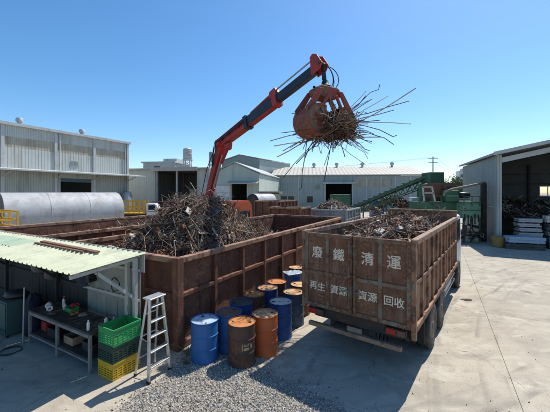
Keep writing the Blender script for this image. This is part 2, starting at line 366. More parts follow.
b = MB(); b.add([(-900, -300, -0.03), (900, -300, -0.03), (900, 1500, -0.03), (-900, 1500, -0.03)], [(0, 1, 2, 3)])
ground = struct(b.obj('ground', Mt['earth']))
slab_me = MB().bx(-2.9965, 2.9965, -2.9965, 2.9965, -0.026, 0.0).mesh('concrete_slab', Mt['concrete'], bevel=0.003)
j0 = Vector((4.18, 5.08, 0))
for i in range(-6, 6):
    for j in range(-2, 8):
        c = j0 + E_R * (i * 6 + 3) + E_L * (j * 6 + 1.6)
        if c.y < -4 or abs(c.x) > 1.15 * c.y + 9: continue
        place('concrete_slab', slab_me, ground, c, -TH)

# gravel spread against the drums
def in_poly(x, y, P):
    r = False; n = len(P)
    for i in range(n):
        (x1, y1), (x2, y2) = P[i], P[(i + 1) % n]
        if (y1 > y) != (y2 > y) and x < (x2 - x1) * (y - y1) / (y2 - y1) + x1: r = not r
    return r
GP = [gnd(*p).xy for p in ((118, 409), (138, 393), (160, 378), (172, 364), (186, 350), (206, 342), (232, 352), (256, 366), (288, 380), (330, 400), (372, 428), (395, 470), (90, 470), (95, 425))]
GP = [(p.x, p.y) for p in GP]
def edge_dist(x, y):
    d = 9.0
    for i in range(len(GP)):
        a = Vector(GP[i]); c = Vector(GP[(i + 1) % len(GP)]); p = Vector((x, y)); ab = c - a
        t = max(0, min(1, (p - a).dot(ab) / ab.length_squared)); d = min(d, (a + ab * t - p).length)
    return d
Mt['gravel'] = mat('grey_gravel', (0.40, 0.36, 0.305), (0.29, 0.26, 0.215), 30, 0.9, bump=0.2, dirt=(0.20, 0.17, 0.14), dirt_amt=0.3, dirt_scale=2)
Mt['gravel_b'] = mat('pale_gravel', (0.55, 0.515, 0.46), (0.45, 0.42, 0.37), 30, 0.9, bump=0.2)
Mt['gravel_c'] = mat('dark_gravel', (0.19, 0.175, 0.16), (0.13, 0.12, 0.11), 30, 0.9, bump=0.2)
Mt['gravel_bed'] = mat('gravel_fines', (0.34, 0.305, 0.255), (0.25, 0.22, 0.18), 18, 0.95, bump=0.6, bump_scale=60)
def ghz(x, y, d):
    return min(d, 0.5) * 0.055 + 0.018 * (noise.noise((x * 2.1, y * 2.1, 0)) + 0.5) * min(1, d * 4)
gb = MB(); gb.mi = 3
step = 0.06; x0, x1 = min(p[0] for p in GP), max(p[0] for p in GP); y0, y1 = max(3.6, min(p[1] for p in GP)), max(p[1] for p in GP)
idx = {}; vv = []
nx, ny = int((x1 - x0) / step) + 1, int((y1 - y0) / step) + 1
for i in range(nx):
    for j in range(ny):
        x, y = x0 + i * step, y0 + j * step
        if in_poly(x, y, GP):
            idx[i, j] = len(vv); vv.append((x, y, 0.003 + ghz(x, y, edge_dist(x, y))))
gb.add(vv, [(idx[i, j], idx[i + 1, j], idx[i + 1, j + 1], idx[i, j + 1]) for (i, j) in idx if (i + 1, j) in idx and (i + 1, j + 1) in idx and (i, j + 1) in idx])
ICO = [Vector(p).normalized() for p in ((0, 0, 1), (0.9, 0, 0.1), (0.3, 0.85, 0), (-0.75, 0.5, 0.1), (-0.7, -0.6, 0), (0.35, -0.85, 0.1), (0, 0, -1))]
ICF = [(0, 1, 2), (0, 2, 3), (0, 3, 4), (0, 4, 5), (0, 5, 1), (6, 2, 1), (6, 3, 2), (6, 4, 3), (6, 5, 4), (6, 1, 5)]
rg = random.Random(3)
n = 0
while n < 26000:
    x, y = rg.uniform(x0 - 0.4, x1 + 0.4), rg.uniform(y0, y1 + 0.3)
    ins = in_poly(x, y, GP)
    d = edge_dist(x, y)
    if not ins and (d > 0.5 or rg.random() > 0.16 * (1 - d / 0.5) ** 2): continue
    if ins and d < 0.30 and rg.random() > 0.25 + 2.5 * d: continue
    n += 1
    s = rg.choice((0.005, 0.006, 0.007, 0.008, 0.010, 0.012, 0.015, 0.019)) * rg.uniform(0.8, 1.25)
    z = (0.003 + ghz(x, y, d) if ins else 0.0) + s * 0.35
    Mx = Euler((rg.uniform(0, 6), rg.uniform(0, 6), rg.uniform(0, 6))).to_matrix() @ Matrix.Diagonal((s * rg.uniform(0.8, 1.4), s, s * rg.uniform(0.55, 0.9)))
    gb.mi = rg.choice((0, 0, 0, 1, 1, 2))
    gb.add([Mx @ p + Vector((x, y, z)) for p in ICO], ICF)
stuff(gb.obj('gravel', [Mt['gravel'], Mt['gravel_b'], Mt['gravel_c'], Mt['gravel_bed']]), 'loose grey gravel heaped against the oil drums', 'gravel')

# crumbs of scrap and stone lying about the yard
db = MB()
for k in range(330):
    p = gnd(rg.uniform(-30, 580), rg.choice((rg.uniform(215, 300), rg.uniform(250, 450), rg.uniform(330, 430))))
    s = rg.uniform(0.004, 0.013)
    Mx = Euler((rg.uniform(0, 6), rg.uniform(0, 6), rg.uniform(0, 6))).to_matrix() @ Matrix.Diagonal((s * rg.uniform(0.8, 2.2), s, s * 0.6))
    db.mi = rg.choice((0, 0, 1))
    db.add([Mx @ q + Vector((p.x, p.y, s * 0.4)) for q in ICO], ICF)
stuff(db.obj('yard_debris', [Mt['s_dark'], Mt['gravel_c']]), 'small dark crumbs of scrap scattered over the concrete yard', 'debris')

# ------------------------------------------------------------------ scrap heaps
def bent(rng, p, d, L, bend, segs):
    pts = [Vector(p)]; d = Vector(d).normalized()
    for k in range(segs):
        d = (d + Vector((rng.gauss(0, 1), rng.gauss(0, 1), rng.gauss(0, 1))) * bend).normalized()
        pts.append(pts[-1] + d * (L / segs))
    c = sum(pts, Vector()) / len(pts) - Vector(p)
    return [q - c for q in pts]
def curled_plate(mb, rng, c, s, Mx):
    n = 4; k = rng.uniform(-1.2, 1.2); w, l = s
    top = []; 
    for i in range(n + 1):
        t = i / n - 0.5; x = t * l; z = k * t * t * l
        top += [Vector((x, -w / 2 * rng.uniform(0.8, 1.1), z)), Vector((x, w / 2 * rng.uniform(0.8, 1.1), z))]
    th = 0.008; allv = top + [p - Vector((0, 0, th)) for p in top]; o = 2 * (n + 1); fs = []
    for i in range(n):
        a = 2 * i; fs += [(a, a + 1, a + 3, a + 2), (o + a, o + a + 2, o + a + 3, o + a + 1), (a, a + 2, o + a + 2, o + a), (a + 1, o + a + 1, o + a + 3, a + 3)]
    fs += [(0, o, o + 1, 1), (2 * n, 2 * n + 1, o + 2 * n + 1, o + 2 * n)]
    mb.add([Mx @ p + Vector(c) for p in allv], fs)
def heap(root_loc, rz, hf, ur, vr, n, name, label, seed, weights, smin=0.3, smax=1.4, rmin=0.006, rmax=0.018, plates=0.06, bend=0.25, parent_mats=SCR, base='s_dark', grid=0.14, tilt=0.45, stick_out=0.06, core=True, psize=1.0, wires=0.12, chunks=0.06, cw=(8, 8, 5, 5, 5, 4, 2, 2, 2)):
    """one uncountable mass of scrap: a lumpy core covered with bent bars and torn plates"""
    rng = random.Random(seed); mb = MB(); mb.mi = 2
    if core:
        nu, nv = max(2, int((ur[1] - ur[0]) / grid)), max(2, int((vr[1] - vr[0]) / grid)); vs_ = []
        for i in range(nu + 1):
            for j in range(nv + 1):
                u = ur[0] + (ur[1] - ur[0]) * i / nu; v = vr[0] + (vr[1] - vr[0]) * j / nv
                vs_.append((u, v, hf(u, v) - 0.10 + 0.10 * noise.noise((u * 3.1, v * 3.1, seed))))
        mb.add(vs_, [(i * (nv + 1) + j, (i + 1) * (nv + 1) + j, (i + 1) * (nv + 1) + j + 1, i * (nv + 1) + j + 1) for i in range(nu) for j in range(nv)])
    for k in range(n):
        u, v = rng.uniform(*ur), rng.uniform(*vr); z = hf(u, v) + rng.uniform(-0.10, stick_out)
        e = 0.1; gu = (hf(u + e, v) - hf(u - e, v)) / (2 * e); gv = (hf(u, v + e) - hf(u, v - e)) / (2 * e)
        a = rng.uniform(0, 2 * math.pi); d = Vector((math.cos(a), math.sin(a), gu * math.cos(a) + gv * math.sin(a) + rng.gauss(0, tilt)))
        mb.mi = rng.choices(range(len(weights)), weights)[0]
        if rng.random() < plates:
            Mx = Euler((rng.gauss(0, 0.5), rng.gauss(0, 0.5), a)).to_matrix()
            u = min(max(u, ur[0] + 0.3), ur[1] - 0.3); v = min(max(v, vr[0] + 0.3), vr[1] - 0.3)
            curled_plate(mb, rng, (u, v, z), (psize * rng.uniform(0.05, 0.25), psize * rng.uniform(0.12, 0.5)), Mx)
        elif rng.random() < wires:      # tangled wire
            d = d.normalized(); pts = [Vector((u, v, z))]; ax_ = Vector((rng.gauss(0, 1), rng.gauss(0, 1), rng.gauss(0, 1))).normalized(); st = rng.uniform(0.05, 0.11)
            for q in range(rng.randint(7, 13)):
                d = (Matrix.Rotation(rng.uniform(0.2, 0.8), 3, ax_) @ d + Vector((rng.gauss(0, 0.15), rng.gauss(0, 0.15), rng.gauss(0, 0.12)))).normalized()
                p = pts[-1] + d * st; p.x = min(max(p.x, ur[0]), ur[1]); p.y = min(max(p.y, vr[0]), vr[1]); p.z = max(p.z, hf(p.x, p.y) - 0.08); pts.append(p)
            mb.tube(pts, rng.uniform(0.003, 0.007), 3, False)
        elif rng.random() < chunks:     # pipe, angle or block
            mb.mi = rng.choices(range(len(parent_mats)), cw)[0]; L = rng.uniform(0.25, 0.8); u = min(max(u, ur[0] + 0.4), ur[1] - 0.4); v = min(max(v, vr[0] + 0.4), vr[1] - 0.4); d = d.normalized(); c_ = Vector((u, v, z))
            if rng.random() < 0.5: mb.tube([c_ - d * L / 2, c_ + d * L / 2], rng.uniform(0.02, 0.05), 8, True)
            elif rng.random() < 0.6:
                w_ = rng.uniform(0.04, 0.09); mb.beam(c_ - d * L / 2, c_ + d * L / 2, w_, 0.008); mb.beam(c_ - d * L / 2 + Vector((0, 0, w_ / 2)), c_ + d * L / 2 + Vector((0, 0, w_ / 2)), 0.008, w_)
            else: mb.box(c_, (rng.uniform(0.08, 0.3), rng.uniform(0.06, 0.2), rng.uniform(0.04, 0.14)), M=Euler((rng.gauss(0, 0.6), rng.gauss(0, 0.6), a)).to_matrix())
        else:
            L = rng.uniform(smin, smax) * (0.6 if rng.random() < 0.5 else 1.0)
            pts = bent(rng, (u, v, z), d, L, bend * rng.random(), rng.choice((1, 2, 3, 4)))
            for p in pts:
                p.x = min(max(p.x, ur[0]), ur[1]); p.y = min(max(p.y, vr[0]), vr[1])
            mb.tube(pts, rng.uniform(rmin, rmax), 4, False)
    o = mb.obj(name, parent_mats, None, loc=root_loc, rz=rz)
    return stuff(o, label, 'scrap heap')

# ------------------------------------------------------------------ steel pens (open-topped scrap bins)
def dented(w, h, th, seed, nx=7, nz=5, amp=0.02, inward=False):
    """a thin plate in the xz plane with shallow dents"""
    rng = random.Random(seed); mb = MB(); f = []; 
    for i in range(nx + 1):
        for j in range(nz + 1):
            x, z = w * (i / nx - 0.5), h * (j / nz - 0.5)
            e = min(i, nx - i, 2) / 2 * min(j, nz - j, 2) / 2
            y = amp * e * (noise.noise((x * 2.3 + seed * 7, z * 2.3, seed)) * 1.6 + 0.3)
            f.append((x, max(0.0, y) if inward else y, z))
    o = len(f); vs_ = f + [(x, y + th, z) for x, y, z in f]; fs = []
    for i in range(nx):
        for j in range(nz):
            a = i * (nz + 1) + j; q = (a, a + nz + 1, a + nz + 2, a + 1); fs += [q, tuple(o + t for t in reversed(q))]
    mb.add(vs_, fs); return mb
def pen(name, label, loc, W, L, H, nb, nw, mp, mr, group=None, rz=-TH, mid=0.58, post=0.11, rim=0.13, far_end=True, floor=True):
    """root at the near right corner; x runs left (negative), y runs away"""
    t = thing(name, label, 'scrap bin', loc, rz, group)
    bay = L / nb; wb = W / nw; zm = H * mid
    variants_s = []; variants_e = []
    for k in range(3):
        variants_s.append([dented(bay - post, zm - 0.20, 0.012, 11 + k).mesh('side_panel', mp, smooth=40), dented(bay - post, H - zm - 0.16, 0.012, 21 + k).mesh('side_panel', mp, smooth=40)])
        variants_e.append([dented(wb - post, zm - 0.20, 0.012, 31 + k).mesh('end_panel', mp, smooth=40), dented(wb - post, H - zm - 0.16, 0.012, 41 + k).mesh('end_panel', mp, smooth=40)])
    post_me = MB().bx(-post / 2, post / 2, -0.06, 0.06, 0.14, H - rim).mesh('post', mp, bevel=0.008)
    corner_me = MB().bx(-0.09, 0.09, -0.09, 0.09, 0.0, H + 0.004).mesh('corner_post', mp, bevel=0.01)
    zl, zu = 0.15 + (zm - 0.15 - 0.05) / 2 + 0.0, (zm + H) / 2 - 0.03
    for sx, rot in ((0.0, R(90)), (-W, R(-90))):
        for i in range(nb):
            c = bay * (i + 0.5)
            for q, z in ((0, zl), (1, zu)):
                place('side_panel', variants_s[(i + q) % 3][q], t, (sx + (-0.05 if sx == 0 else 0.05), c, z), rot)
            if i: place('post', post_me, t, (sx, bay * i, 0), R(90))
        for nm, z, hh, w_, mm in (('bottom_rail', 0.085, 0.15, 0.15, mp), ('middle_rail', zm, 0.10, 0.105, mp), ('top_rail', H - rim / 2, rim, 0.15, mr)):
            MB().bx(-w_ / 2, w_ / 2, 0.09, L - 0.09, -hh / 2, hh / 2).obj(nm, mm, t, 0.01, loc=(sx, 0, z))
    for sy, rot in ((0.0, 0.0), (L, R(180))):
        if sy and not far_end: continue
        for i in range(nw):
            c = -wb * (i + 0.5)
            for q, z in ((0, zl), (1, zu)):
                place('end_panel', variants_e[(i + q + 1) % 3][q], t, (c, sy + (0.05 if sy == 0 else -0.05), z), rot)
            if i: place('post', post_me, t, (-wb * i, sy, 0))
        for nm, z, hh, w_, mm in (('bottom_rail', 0.085, 0.15, 0.15, mp), ('middle_rail', zm, 0.10, 0.105, mp), ('top_rail', H - rim / 2, rim, 0.15, mr)):
            MB().bx(-W + 0.09, -0.09, -w_ / 2, w_ / 2, -hh / 2, hh / 2).obj(nm, mm, t, 0.01, loc=(0, sy, z))
    for x in (0, -W):
        for y in (0, L): place('corner_post', corner_me, t, (x, y, 0))
    if floor: MB().bx(-W + 0.1, -0.1, 0.1, L - 0.1, 0.10, 0.13).obj('floor_plate', mp, t)
    return t
PEN_W, PEN_L, PEN_H = 4.6, 12.9, 2.13
PA = Vector((-2.24, 6.93, 0))
pen('scrap_pen', 'long dark red-brown steel scrap pen holding the tall heap, beside the oil drums', PA, PEN_W, PEN_L, PEN_H, 10, 4, Mt['pen'], Mt['pen_rim'])
def hA(u, v):
    x = u + 2.3
    pk = 1.85 * math.exp(-((x / (1.55 if x < 0 else 1.8)) ** 2 + ((v - 2.9) / (2.0 if v < 2.9 else 2.2)) ** 2) ** 1.3)
    pk += 0.42 * math.exp(-((x - 0.8) / 1.2) ** 2 - ((v - 5.6) / 1.4) ** 2)
    lv = 1.48 if v < 5.5 else max(0.75, 1.48 - 0.22 * (v - 5.5))
    return max(0.3, lv - 0.25 * max(0, (1.0 - v)) + pk + 0.16 * noise.noise((u * 1.3, v * 1.3, 2.0)))
heap(PA, -TH, hA, (-PEN_W + 0.14, -0.14), (0.14, PEN_L - 0.14), 11500, 'scrap_heap', 'tall tangled heap of rusty rods and torn steel in the long pen', 5, (36, 24, 20, 14, 5, 2), smax=1.6, rmin=0.004, rmax=0.012, plates=0.05, bend=0.38, stick_out=0.07, tilt=0.24, wires=0.16, chunks=0.05)
# longer bars and plates that stand out of the heap
def loc_pen(u, v, z, P=PA): return P + E_R * u + E_L * v + Vector((0, 0, z))
rh = random.Random(21)
for k in range(70):
    u, v = rh.gauss(-2.2, 1.0), rh.gauss(3.4, 1.7)
    u = min(max(u, -4.2), -0.3); v = min(max(v, 0.5), 8)
    a = rh.uniform(0, 6.28); e = 0.1
    d = Vector((math.cos(a), math.sin(a), (hA(u + e, v) - hA(u - e, v)) / 0.2 * math.cos(a) + (hA(u, v + e) - hA(u, v - e)) / 0.2 * math.sin(a) + rh.gauss(0, 0.22)))
    d = E_R * d.x + E_L * d.y + Vector((0, 0, d.z))
    p = loc_pen(u, v, hA(u, v) + 0.05)
    L = rh.uniform(0.9, 1.9); pts = bent(rh, (0, 0, 0), d, L, rh.choice((0.02, 0.05, 0.2)), 4)
    for q in pts:     # keep the bars inside the pen walls
        w = (q + p) - PA; uu, v2 = w.dot(E_R), w.dot(E_L)
        if w.z < PEN_H + 0.1:
            uu = min(max(uu, -PEN_W + 0.16), -0.16); v2 = min(max(v2, 0.16), 12.7)
            nq = PA + E_R * uu + E_L * v2; q.x, q.y = nq.x - p.x, nq.y - p.y
    mm = rh.choices([Mt['s_brown'], Mt['s_grey'], Mt['s_tan'], Mt['s_orange'], Mt['s_pale']], (3, 4, 3, 2, 1))[0]
    o = MB().tube(pts, rh.uniform(0.009, 0.018), 6).obj('scrap_bar', mm, loc=p, smooth=50)
    tag(o, 'long bent steel bar lying across the tall scrap heap', 'bar', 'loose bars on the tall heap')
for k in range(34):
    u, v = min(max(rh.gauss(-2.2, 1.0), -4.1), -0.5), min(max(rh.gauss(3.2, 1.7), 0.5), 8)
    mb = MB(); curled_plate(mb, rh, (0, 0, 0), (rh.uniform(0.12, 0.36), rh.uniform(0.3, 0.8)), Euler((rh.gauss(0, 0.5), rh.gauss(0, 0.5), rh.uniform(0, 6))).to_matrix())
    mm = rh.choices([Mt['s_brown'], Mt['s_grey'], Mt['s_tan'], Mt['s_orange'], Mt['s_pale'], Mt['s_blue'], Mt['s_red'], Mt['s_green']], (5, 4, 4, 3, 3, 1, 1, 1))[0]
    tag(mb.obj('scrap_plate', mm, loc=loc_pen(u, v, hA(u, v) + 0.04)), 'torn curled steel plate caught in the tall scrap heap', 'plate', 'torn plates on the tall heap')
for k in range(14):
    u, v = min(max(rh.gauss(-2.2, 0.9), -3.8), -0.8), min(max(rh.gauss(3.0, 1.4), 0.8), 6.5); a = rh.uniform(0, 6.28); e = 0.1
    d = Vector((math.cos(a), math.sin(a), (hA(u + e, v) - hA(u - e, v)) / 0.2 * math.cos(a) + (hA(u, v + e) - hA(u, v - e)) / 0.2 * math.sin(a) + rh.gauss(0, 0.15)))
    d = (E_R * d.x + E_L * d.y + Vector((0, 0, d.z))).normalized() * rh.uniform(0.25, 0.5); r_ = rh.uniform(0.022, 0.045)
    mb = MB().tube([-d, d], r_, 10, False); mb.tube([d, -d], r_ * 0.85, 10, False)
    tag(mb.obj('scrap_pipe', rh.choice([Mt['s_brown'], Mt['s_grey'], Mt['s_tan'], Mt['s_orange'], Mt['s_dark']]), loc=loc_pen(u, v, hA(u, v) + 0.06), smooth=50), 'thick open-ended steel pipe lying on the tall scrap heap', 'pipe', 'thick pipes on the tall heap')
# rod standing up from the crest, orange plate at the front, pale slabs by the near left corner
tag(MB().tube([loc_pen(-3.2, 4.0, 3.2), loc_pen(-3.5, 4.2, 3.75), loc_pen(-3.85, 4.3, 4.05)], 0.018, 6).obj('scrap_rod', Mt['s_tan'], smooth=50), 'thin pale rod poking up from the crest of the tall heap', 'rod')
mb = MB(); curled_plate(mb, rh, (0, 0, 0), (0.30, 0.38), Euler((0.7, -0.2, 0.3)).to_matrix())
tag(mb.obj('orange_plate', Mt['s_orange'], loc=loc_pen(-1.5, 0.75, hA(-1.5, 0.75) + 0.10)), 'orange rusty plate on the front foot of the tall heap', 'plate')
for nm, lb, u, v, s, e in (('foam_slab', 'broken white slab propped upright at the left foot of the tall heap', -4.0, 1.0, (0.36, 0.06, 0.42), (0.35, 0.3, 0.2)),
                           ('wood_board', 'pale board leaning in the left corner of the long pen', -4.25, 0.55, (0.09, 0.025, 0.9), (0.6, -0.5, 0.0)),
                           ('white_fragment', 'small white fragment lying beside the broken white slab', -3.5, 1.4, (0.3, 0.2, 0.07), (0.3, 0.4, 0.6))):
    o = MB().box((0, 0, 0), s).obj(nm, Mt['s_pale'], bevel=0.012, loc=loc_pen(u, v, hA(u, v) + 0.14)); o.rotation_euler = e
    tag(o, lb, {'foam_slab': 'slab', 'wood_board': 'board', 'white_fragment': 'fragment'}[nm])

PB = PA + E_R * -(PEN_W + 2.26) + E_L * 0.15
pen('scrap_pen', 'low-filled red-brown steel pen behind the green shed roof', PB, 4.7, 12.0, 2.13, 9, 4, Mt['pen'], Mt['pen_rim'])
def hB(u, v): return 1.25 + 0.06 * v + 0.25 * noise.noise((u * 0.9, v * 0.9, 5.0))
heap(PB, -TH, hB, (-4.5, -0.14), (0.14, 11.8), 2200, 'scrap_heap', 'shallow layer of scrap in the pen behind the shed roof', 8, (30, 22, 18, 14, 8, 10), plates=0.25)

# ------------------------------------------------------------------ tipper truck
TT = R(37.0)
T_LOC = Vector((1.66, 6.41, 0)); TW, TL = 2.43, 6.65; Z0, Z1 = 1.0, 2.73
hw = TW / 2
truck = thing('scrap_truck', 'rusty brown high-sided scrap lorry with white Chinese lettering on its rear doors', 'truck', T_LOC, -TT)
# rear doors
for s in (-1, 1):
    xa, xb = (-hw + 0.05, -0.012) if s < 0 else (0.012, hw - 0.05)
    xm = (xa + xb) / 2; fr = 0.075; zmid = Z0 + 0.80
    door = MB()
    for x in (xa + fr / 2, xm, xb - fr / 2): door.bx(x - fr / 2, x + fr / 2, -0.035, 0.03, Z0 + 0.02, Z1 - 0.02)
    for z in (Z0 + 0.06, zmid, Z1 - 0.06):
        for a, c in ((xa + fr, xm - fr / 2), (xm + fr / 2, xb - fr)): door.bx(a, c, -0.032, 0.028, z - 0.04, z + 0.04)
    d = door.obj('rear_door', Mt['tk_frame'], truck, bevel=0.006)
    k = 0
    for a, c in ((xa + fr, xm - fr / 2), (xm + fr / 2, xb - fr)):
        for z0, z1 in ((Z0 + 0.10, zmid - 0.04), (zmid + 0.04, Z1 - 0.10)):
            k += 1
            place('door_panel', dented(c - a, z1 - z0, 0.01, 50 + k + 4 * s, amp=0.012, inward=True).mesh('door_panel', Mt['tk_panel'], smooth=40), d, ((a + c) / 2, 0.0, (z0 + z1) / 2))
    for z in (Z0 + 0.25, Z0 + 0.87, Z1 - 0.28):   # hinges
        MB().tube([((-hw - 0.0 if s < 0 else hw + 0.0), -0.035, z - 0.07), ((-hw if s < 0 else hw), -0.035, z + 0.07)], 0.03, 8).obj('hinge', Mt['tk_frame'], d, smooth=50)
    if s < 0: MB().bx(-0.05, 0.05, 0.034, 0.046, Z0 + 0.02, Z1 - 0.02).obj('seam_light_block', Mt['tk_frame'], d)  # added behind the door seam to block a streak of sun
    # locking bar by the middle seam
    xl = -0.06 if s < 0 else 0.06
    MB().tube([(xl, -0.06, Z0 + 0.05), (xl, -0.06, Z1 - 0.1)], 0.016, 8).obj('locking_bar', Mt['tk_frame'], d, smooth=50)
for s in (-1, 1):
    dd = [o for o in truck.children if o.name.startswith('rear_door')][0 if s < 0 else 1]
    for z in (Z0 + 0.18, Z0 + 0.86, Z1 - 0.22): MB().bx(s * 0.06 - 0.035, s * 0.06 + 0.035, -0.075, -0.037, z - 0.03, z + 0.03).obj('bar_keeper', Mt['tk_frame'], dd, 0.005)
    MB().beam((s * 0.06, -0.085, Z0 + 0.55), (s * 0.24, -0.07, Z0 + 0.50), 0.022, 0.03).obj('latch_handle', Mt['tk_frame'], dd, 0.004)
# lettering
def lettering(ch, x, z, size, parent, name='letter'):
    cu = bpy.data.curves.new('txt', 'FONT'); cu.body = ch; cu.size = size; cu.align_x = 'CENTER'; cu.align_y = 'CENTER'
    cu.extrude = 0.0015; cu.offset = size * 0.006; cu.resolution_u = 2
    to = bpy.data.objects.new('txt', cu); COL.objects.link(to)
    dg = bpy.context.evaluated_depsgraph_get(); me = bpy.data.meshes.new_from_object(to.evaluated_get(dg))
    bpy.data.objects.remove(to); me.materials.clear(); me.materials.append(Mt['white_letter'])
    xs = [v.co.x for v in me.vertices]; ys = [v.co.y for v in me.vertices]
    cx, cy = (min(xs) + max(xs)) / 2, (min(ys) + max(ys)) / 2
    for v in me.vertices: v.co.x -= cx; v.co.y -= cy
    lb = MB(); k_ = size * 0.009     # brush-thick strokes
    for q, (ox, oy) in enumerate(((0, 0), (k_, k_ * 0.6), (-k_, -k_ * 0.6), (k_ * 0.6, -k_), (-k_ * 0.6, k_))):
        lb.add([(v.co.x + ox, v.co.y + oy, v.co.z + 0.0003 * q) for v in me.vertices], [tuple(p.vertices) for p in me.polygons])
    return place(name, lb.mesh(name, Mt['white_letter']), parent, (x, -0.004, z), rot=(R(90), 0, 0))
doors = [o for o in truck.children if o.name.startswith('rear_door')]
xcol = [-hw + 0.05 + 0.315, -0.012 - 0.31, 0.012 + 0.31, hw - 0.05 - 0.315]
for ch, x in zip('廢鐵清運', xcol): lettering(ch, x, Z0 + 1.27, 0.28, doors[0 if x < 0 else 1])
for ch, x in zip(('再生', '資源', '資源', '回收'), xcol):
    for q, c in enumerate(ch): lettering(c, x + (q - 0.5) * 0.205, Z0 + 0.49, 0.205, doors[0 if x < 0 else 1])
# body shell: corner posts, sides with ribs, rails, floor and raised headboard
for x in (-hw, hw):
    MB().bx(x - 0.045, x + 0.045, -0.03, 0.06, Z0 - (0.16 if x > 0 else 0.05), Z1 + 0.01).obj('corner_post', Mt['tk_side'], truck, bevel=0.008)
nb = 11; bay = (TL - 0.12) / nb
sp = [[dented(bay - 0.07, 0.74, 0.01, 60 + k, 4, 5).mesh('side_panel', Mt['tk_side'], smooth=40), dented(bay - 0.07, 0.70, 0.01, 70 + k, 4, 5).mesh('side_panel', Mt['tk_side'], smooth=40)] for k in range(3)]
rib = MB().bx(-0.032, 0.032, -0.035, 0.035, Z0 + 0.08, Z1 - 0.10).mesh('rib', Mt['tk_side'], bevel=0.006)
for s in (-1, 1):
    for i in range(nb):
        c = 0.09 + bay * (i + 0.5)
        for q, z in ((0, Z0 + 0.46), (1, Z0 + 1.27)):
            place('side_panel', sp[(i + q) % 3][q], truck, (s * (hw - 0.016), c, z), R(90) * s)
        if i: place('rib', rib, truck, (s * (hw - 0.002), 0.09 + bay * i, 0), R(90))
    for nm, z, h, w_, mm in (('bottom_rail', Z0 + 0.03, 0.12, 0.11, Mt['tk_side']), ('middle_rail', Z0 + 0.87, 0.08, 0.07, Mt['tk_side']), ('top_rail', Z1 - 0.045, 0.11, 0.12, Mt['tk_rim'])):
        MB().bx(-w_ / 2, w_ / 2, 0.065, TL, -h / 2, h / 2).obj(nm, mm, truck, 0.008, loc=(s * (hw - 0.008), 0, z))
MB().bx(-hw + 0.06, hw - 0.06, 0.06, TL, Z0 - 0.02, Z0 + 0.04).obj('bed_floor', Mt['tk_side'], truck)
hb = MB().bx(-hw - 0.02, hw + 0.02, TL + 0.003, TL + 0.09, Z0, Z1 + 0.17); hb.obj('headboard', Mt['tk_side'], truck, 0.01)
MB().bx(-hw - 0.03, hw + 0.03, TL - 0.02, TL + 0.12, Z1 + 0.172, Z1 + 0.24).obj('headboard_rail', Mt['tk_rim'], truck, 0.01)
# chassis
ch = MB()
for x in (-0.42, 0.42): ch.bx(x - 0.05, x + 0.05, 0.25, 8.4, 0.68, 0.93)
for y in (0.4, 1.0, 2.4, 3.8, 5.2, 6.4): ch.bx(-0.37, 0.37, y - 0.05, y + 0.05, 0.72, 0.9)
ch.obj('chassis', Mt['chassis'], truck, 0.008)
MB().bx(-0.98, 0.98, 0.12, 0.22, 0.74, 0.96).obj('rear_crossmember', Mt['chassis'], truck, 0.008)
MB().beam((-1.10, 0.06, 0.57), (0.98, 0.06, 0.57), 0.10, 0.09).obj('underrun_bar', Mt['tk_rim'], truck, 0.01)
for x in (-0.55, 0.35): MB().bx(x - 0.04, x + 0.04, 0.13, 0.21, 0.53, 0.735).obj('underrun_bracket', Mt['chassis'], truck, 0.006)
for x in (-0.92, 0.86):
    lb = MB().bx(x - 0.2, x + 0.2, 0.05, 0.115, 0.80, 0.94).obj('lamp_box', Mt['chassis'], truck, 0.006)
    MB().bx(x - 0.18, x + 0.01, 0.035, 0.048, 0.815, 0.925).obj('tail_lamp', Mt['tail_red'], lb, 0.004)
    MB().bx(x + 0.03, x + 0.18, 0.035, 0.048, 0.815, 0.925).obj('tail_lamp', Mt['hopper_brown'], lb, 0.004)
MB().bx(-0.17, 0.17, 0.085, 0.095, 0.60, 0.72).obj('number_plate', Mt['s_grey'], truck, 0.003)
for x in (0.42, 0.50, 0.58): MB().tube([(x, 0.12, 0.75), (x + 0.02, 0.05, 0.55), (x + 0.05, 0.2, 0.45), (x + 0.02, 0.5, 0.6)], 0.014, 6).obj('air_hose', Mt['black'], truck, smooth=60)
# axles and wheels
def wheel_mesh(r, w, s):
    t = MB().lathe([(r * 0.55, -w / 2 + 0.02), (r * 0.80, -w / 2), (r * 0.94, -w / 2 + 0.012), (r, -w / 2 + 0.05), (r * 1.0, -0.03), (r * 0.975, -0.02), (r * 0.975, 0.02), (r, 0.03), (r, w / 2 - 0.05), (r * 0.94, w / 2 - 0.012), (r * 0.80, w / 2), (r * 0.55, w / 2 - 0.02)], 36, axis='X', close=True)
    a = s * w / 2
    m = MB().lathe([(r * 0.56, a - s * 0.02), (r * 0.52, a - s * 0.015), (r * 0.47, a - s * 0.09), (r * 0.2, a - s * 0.10), (r * 0.19, a - s * 0.01), (r * 0.12, a + s * 0.0), (0.0, a + s * 0.005)], 28, axis='X')
    for k in range(8):
        q = 2 * math.pi * k / 8; y, z = 0.30 * r * math.cos(q), 0.30 * r * math.sin(q)
        m.tube([(a - s * 0.10, y, z), (a - s * 0.07, y, z)], 0.02, 6)
    return t.mesh('wheel', Mt['tyre'], smooth=35), m.mesh('rim', Mt['rim'], smooth=35)
def wheel(parent, x, y, r=0.5, w=0.28, s=1, cache={}):
    key = (r, w, s)
    if key not in cache: cache[key] = wheel_mesh(r, w, s)
    a = place('wheel', cache[key][0], parent, (x, y, r)); place('rim', cache[key][1], a); return a
for y in (1.75, 3.10):
    MB().tube([(-0.85, y, 0.5), (0.85, y, 0.5)], 0.09, 10).obj('axle', Mt['chassis'], truck, smooth=50)
    for s in (-1, 1): wheel(truck, s * 1.13, y, r=0.52, s=s); wheel(truck, s * 0.82, y, r=0.52, s=s)
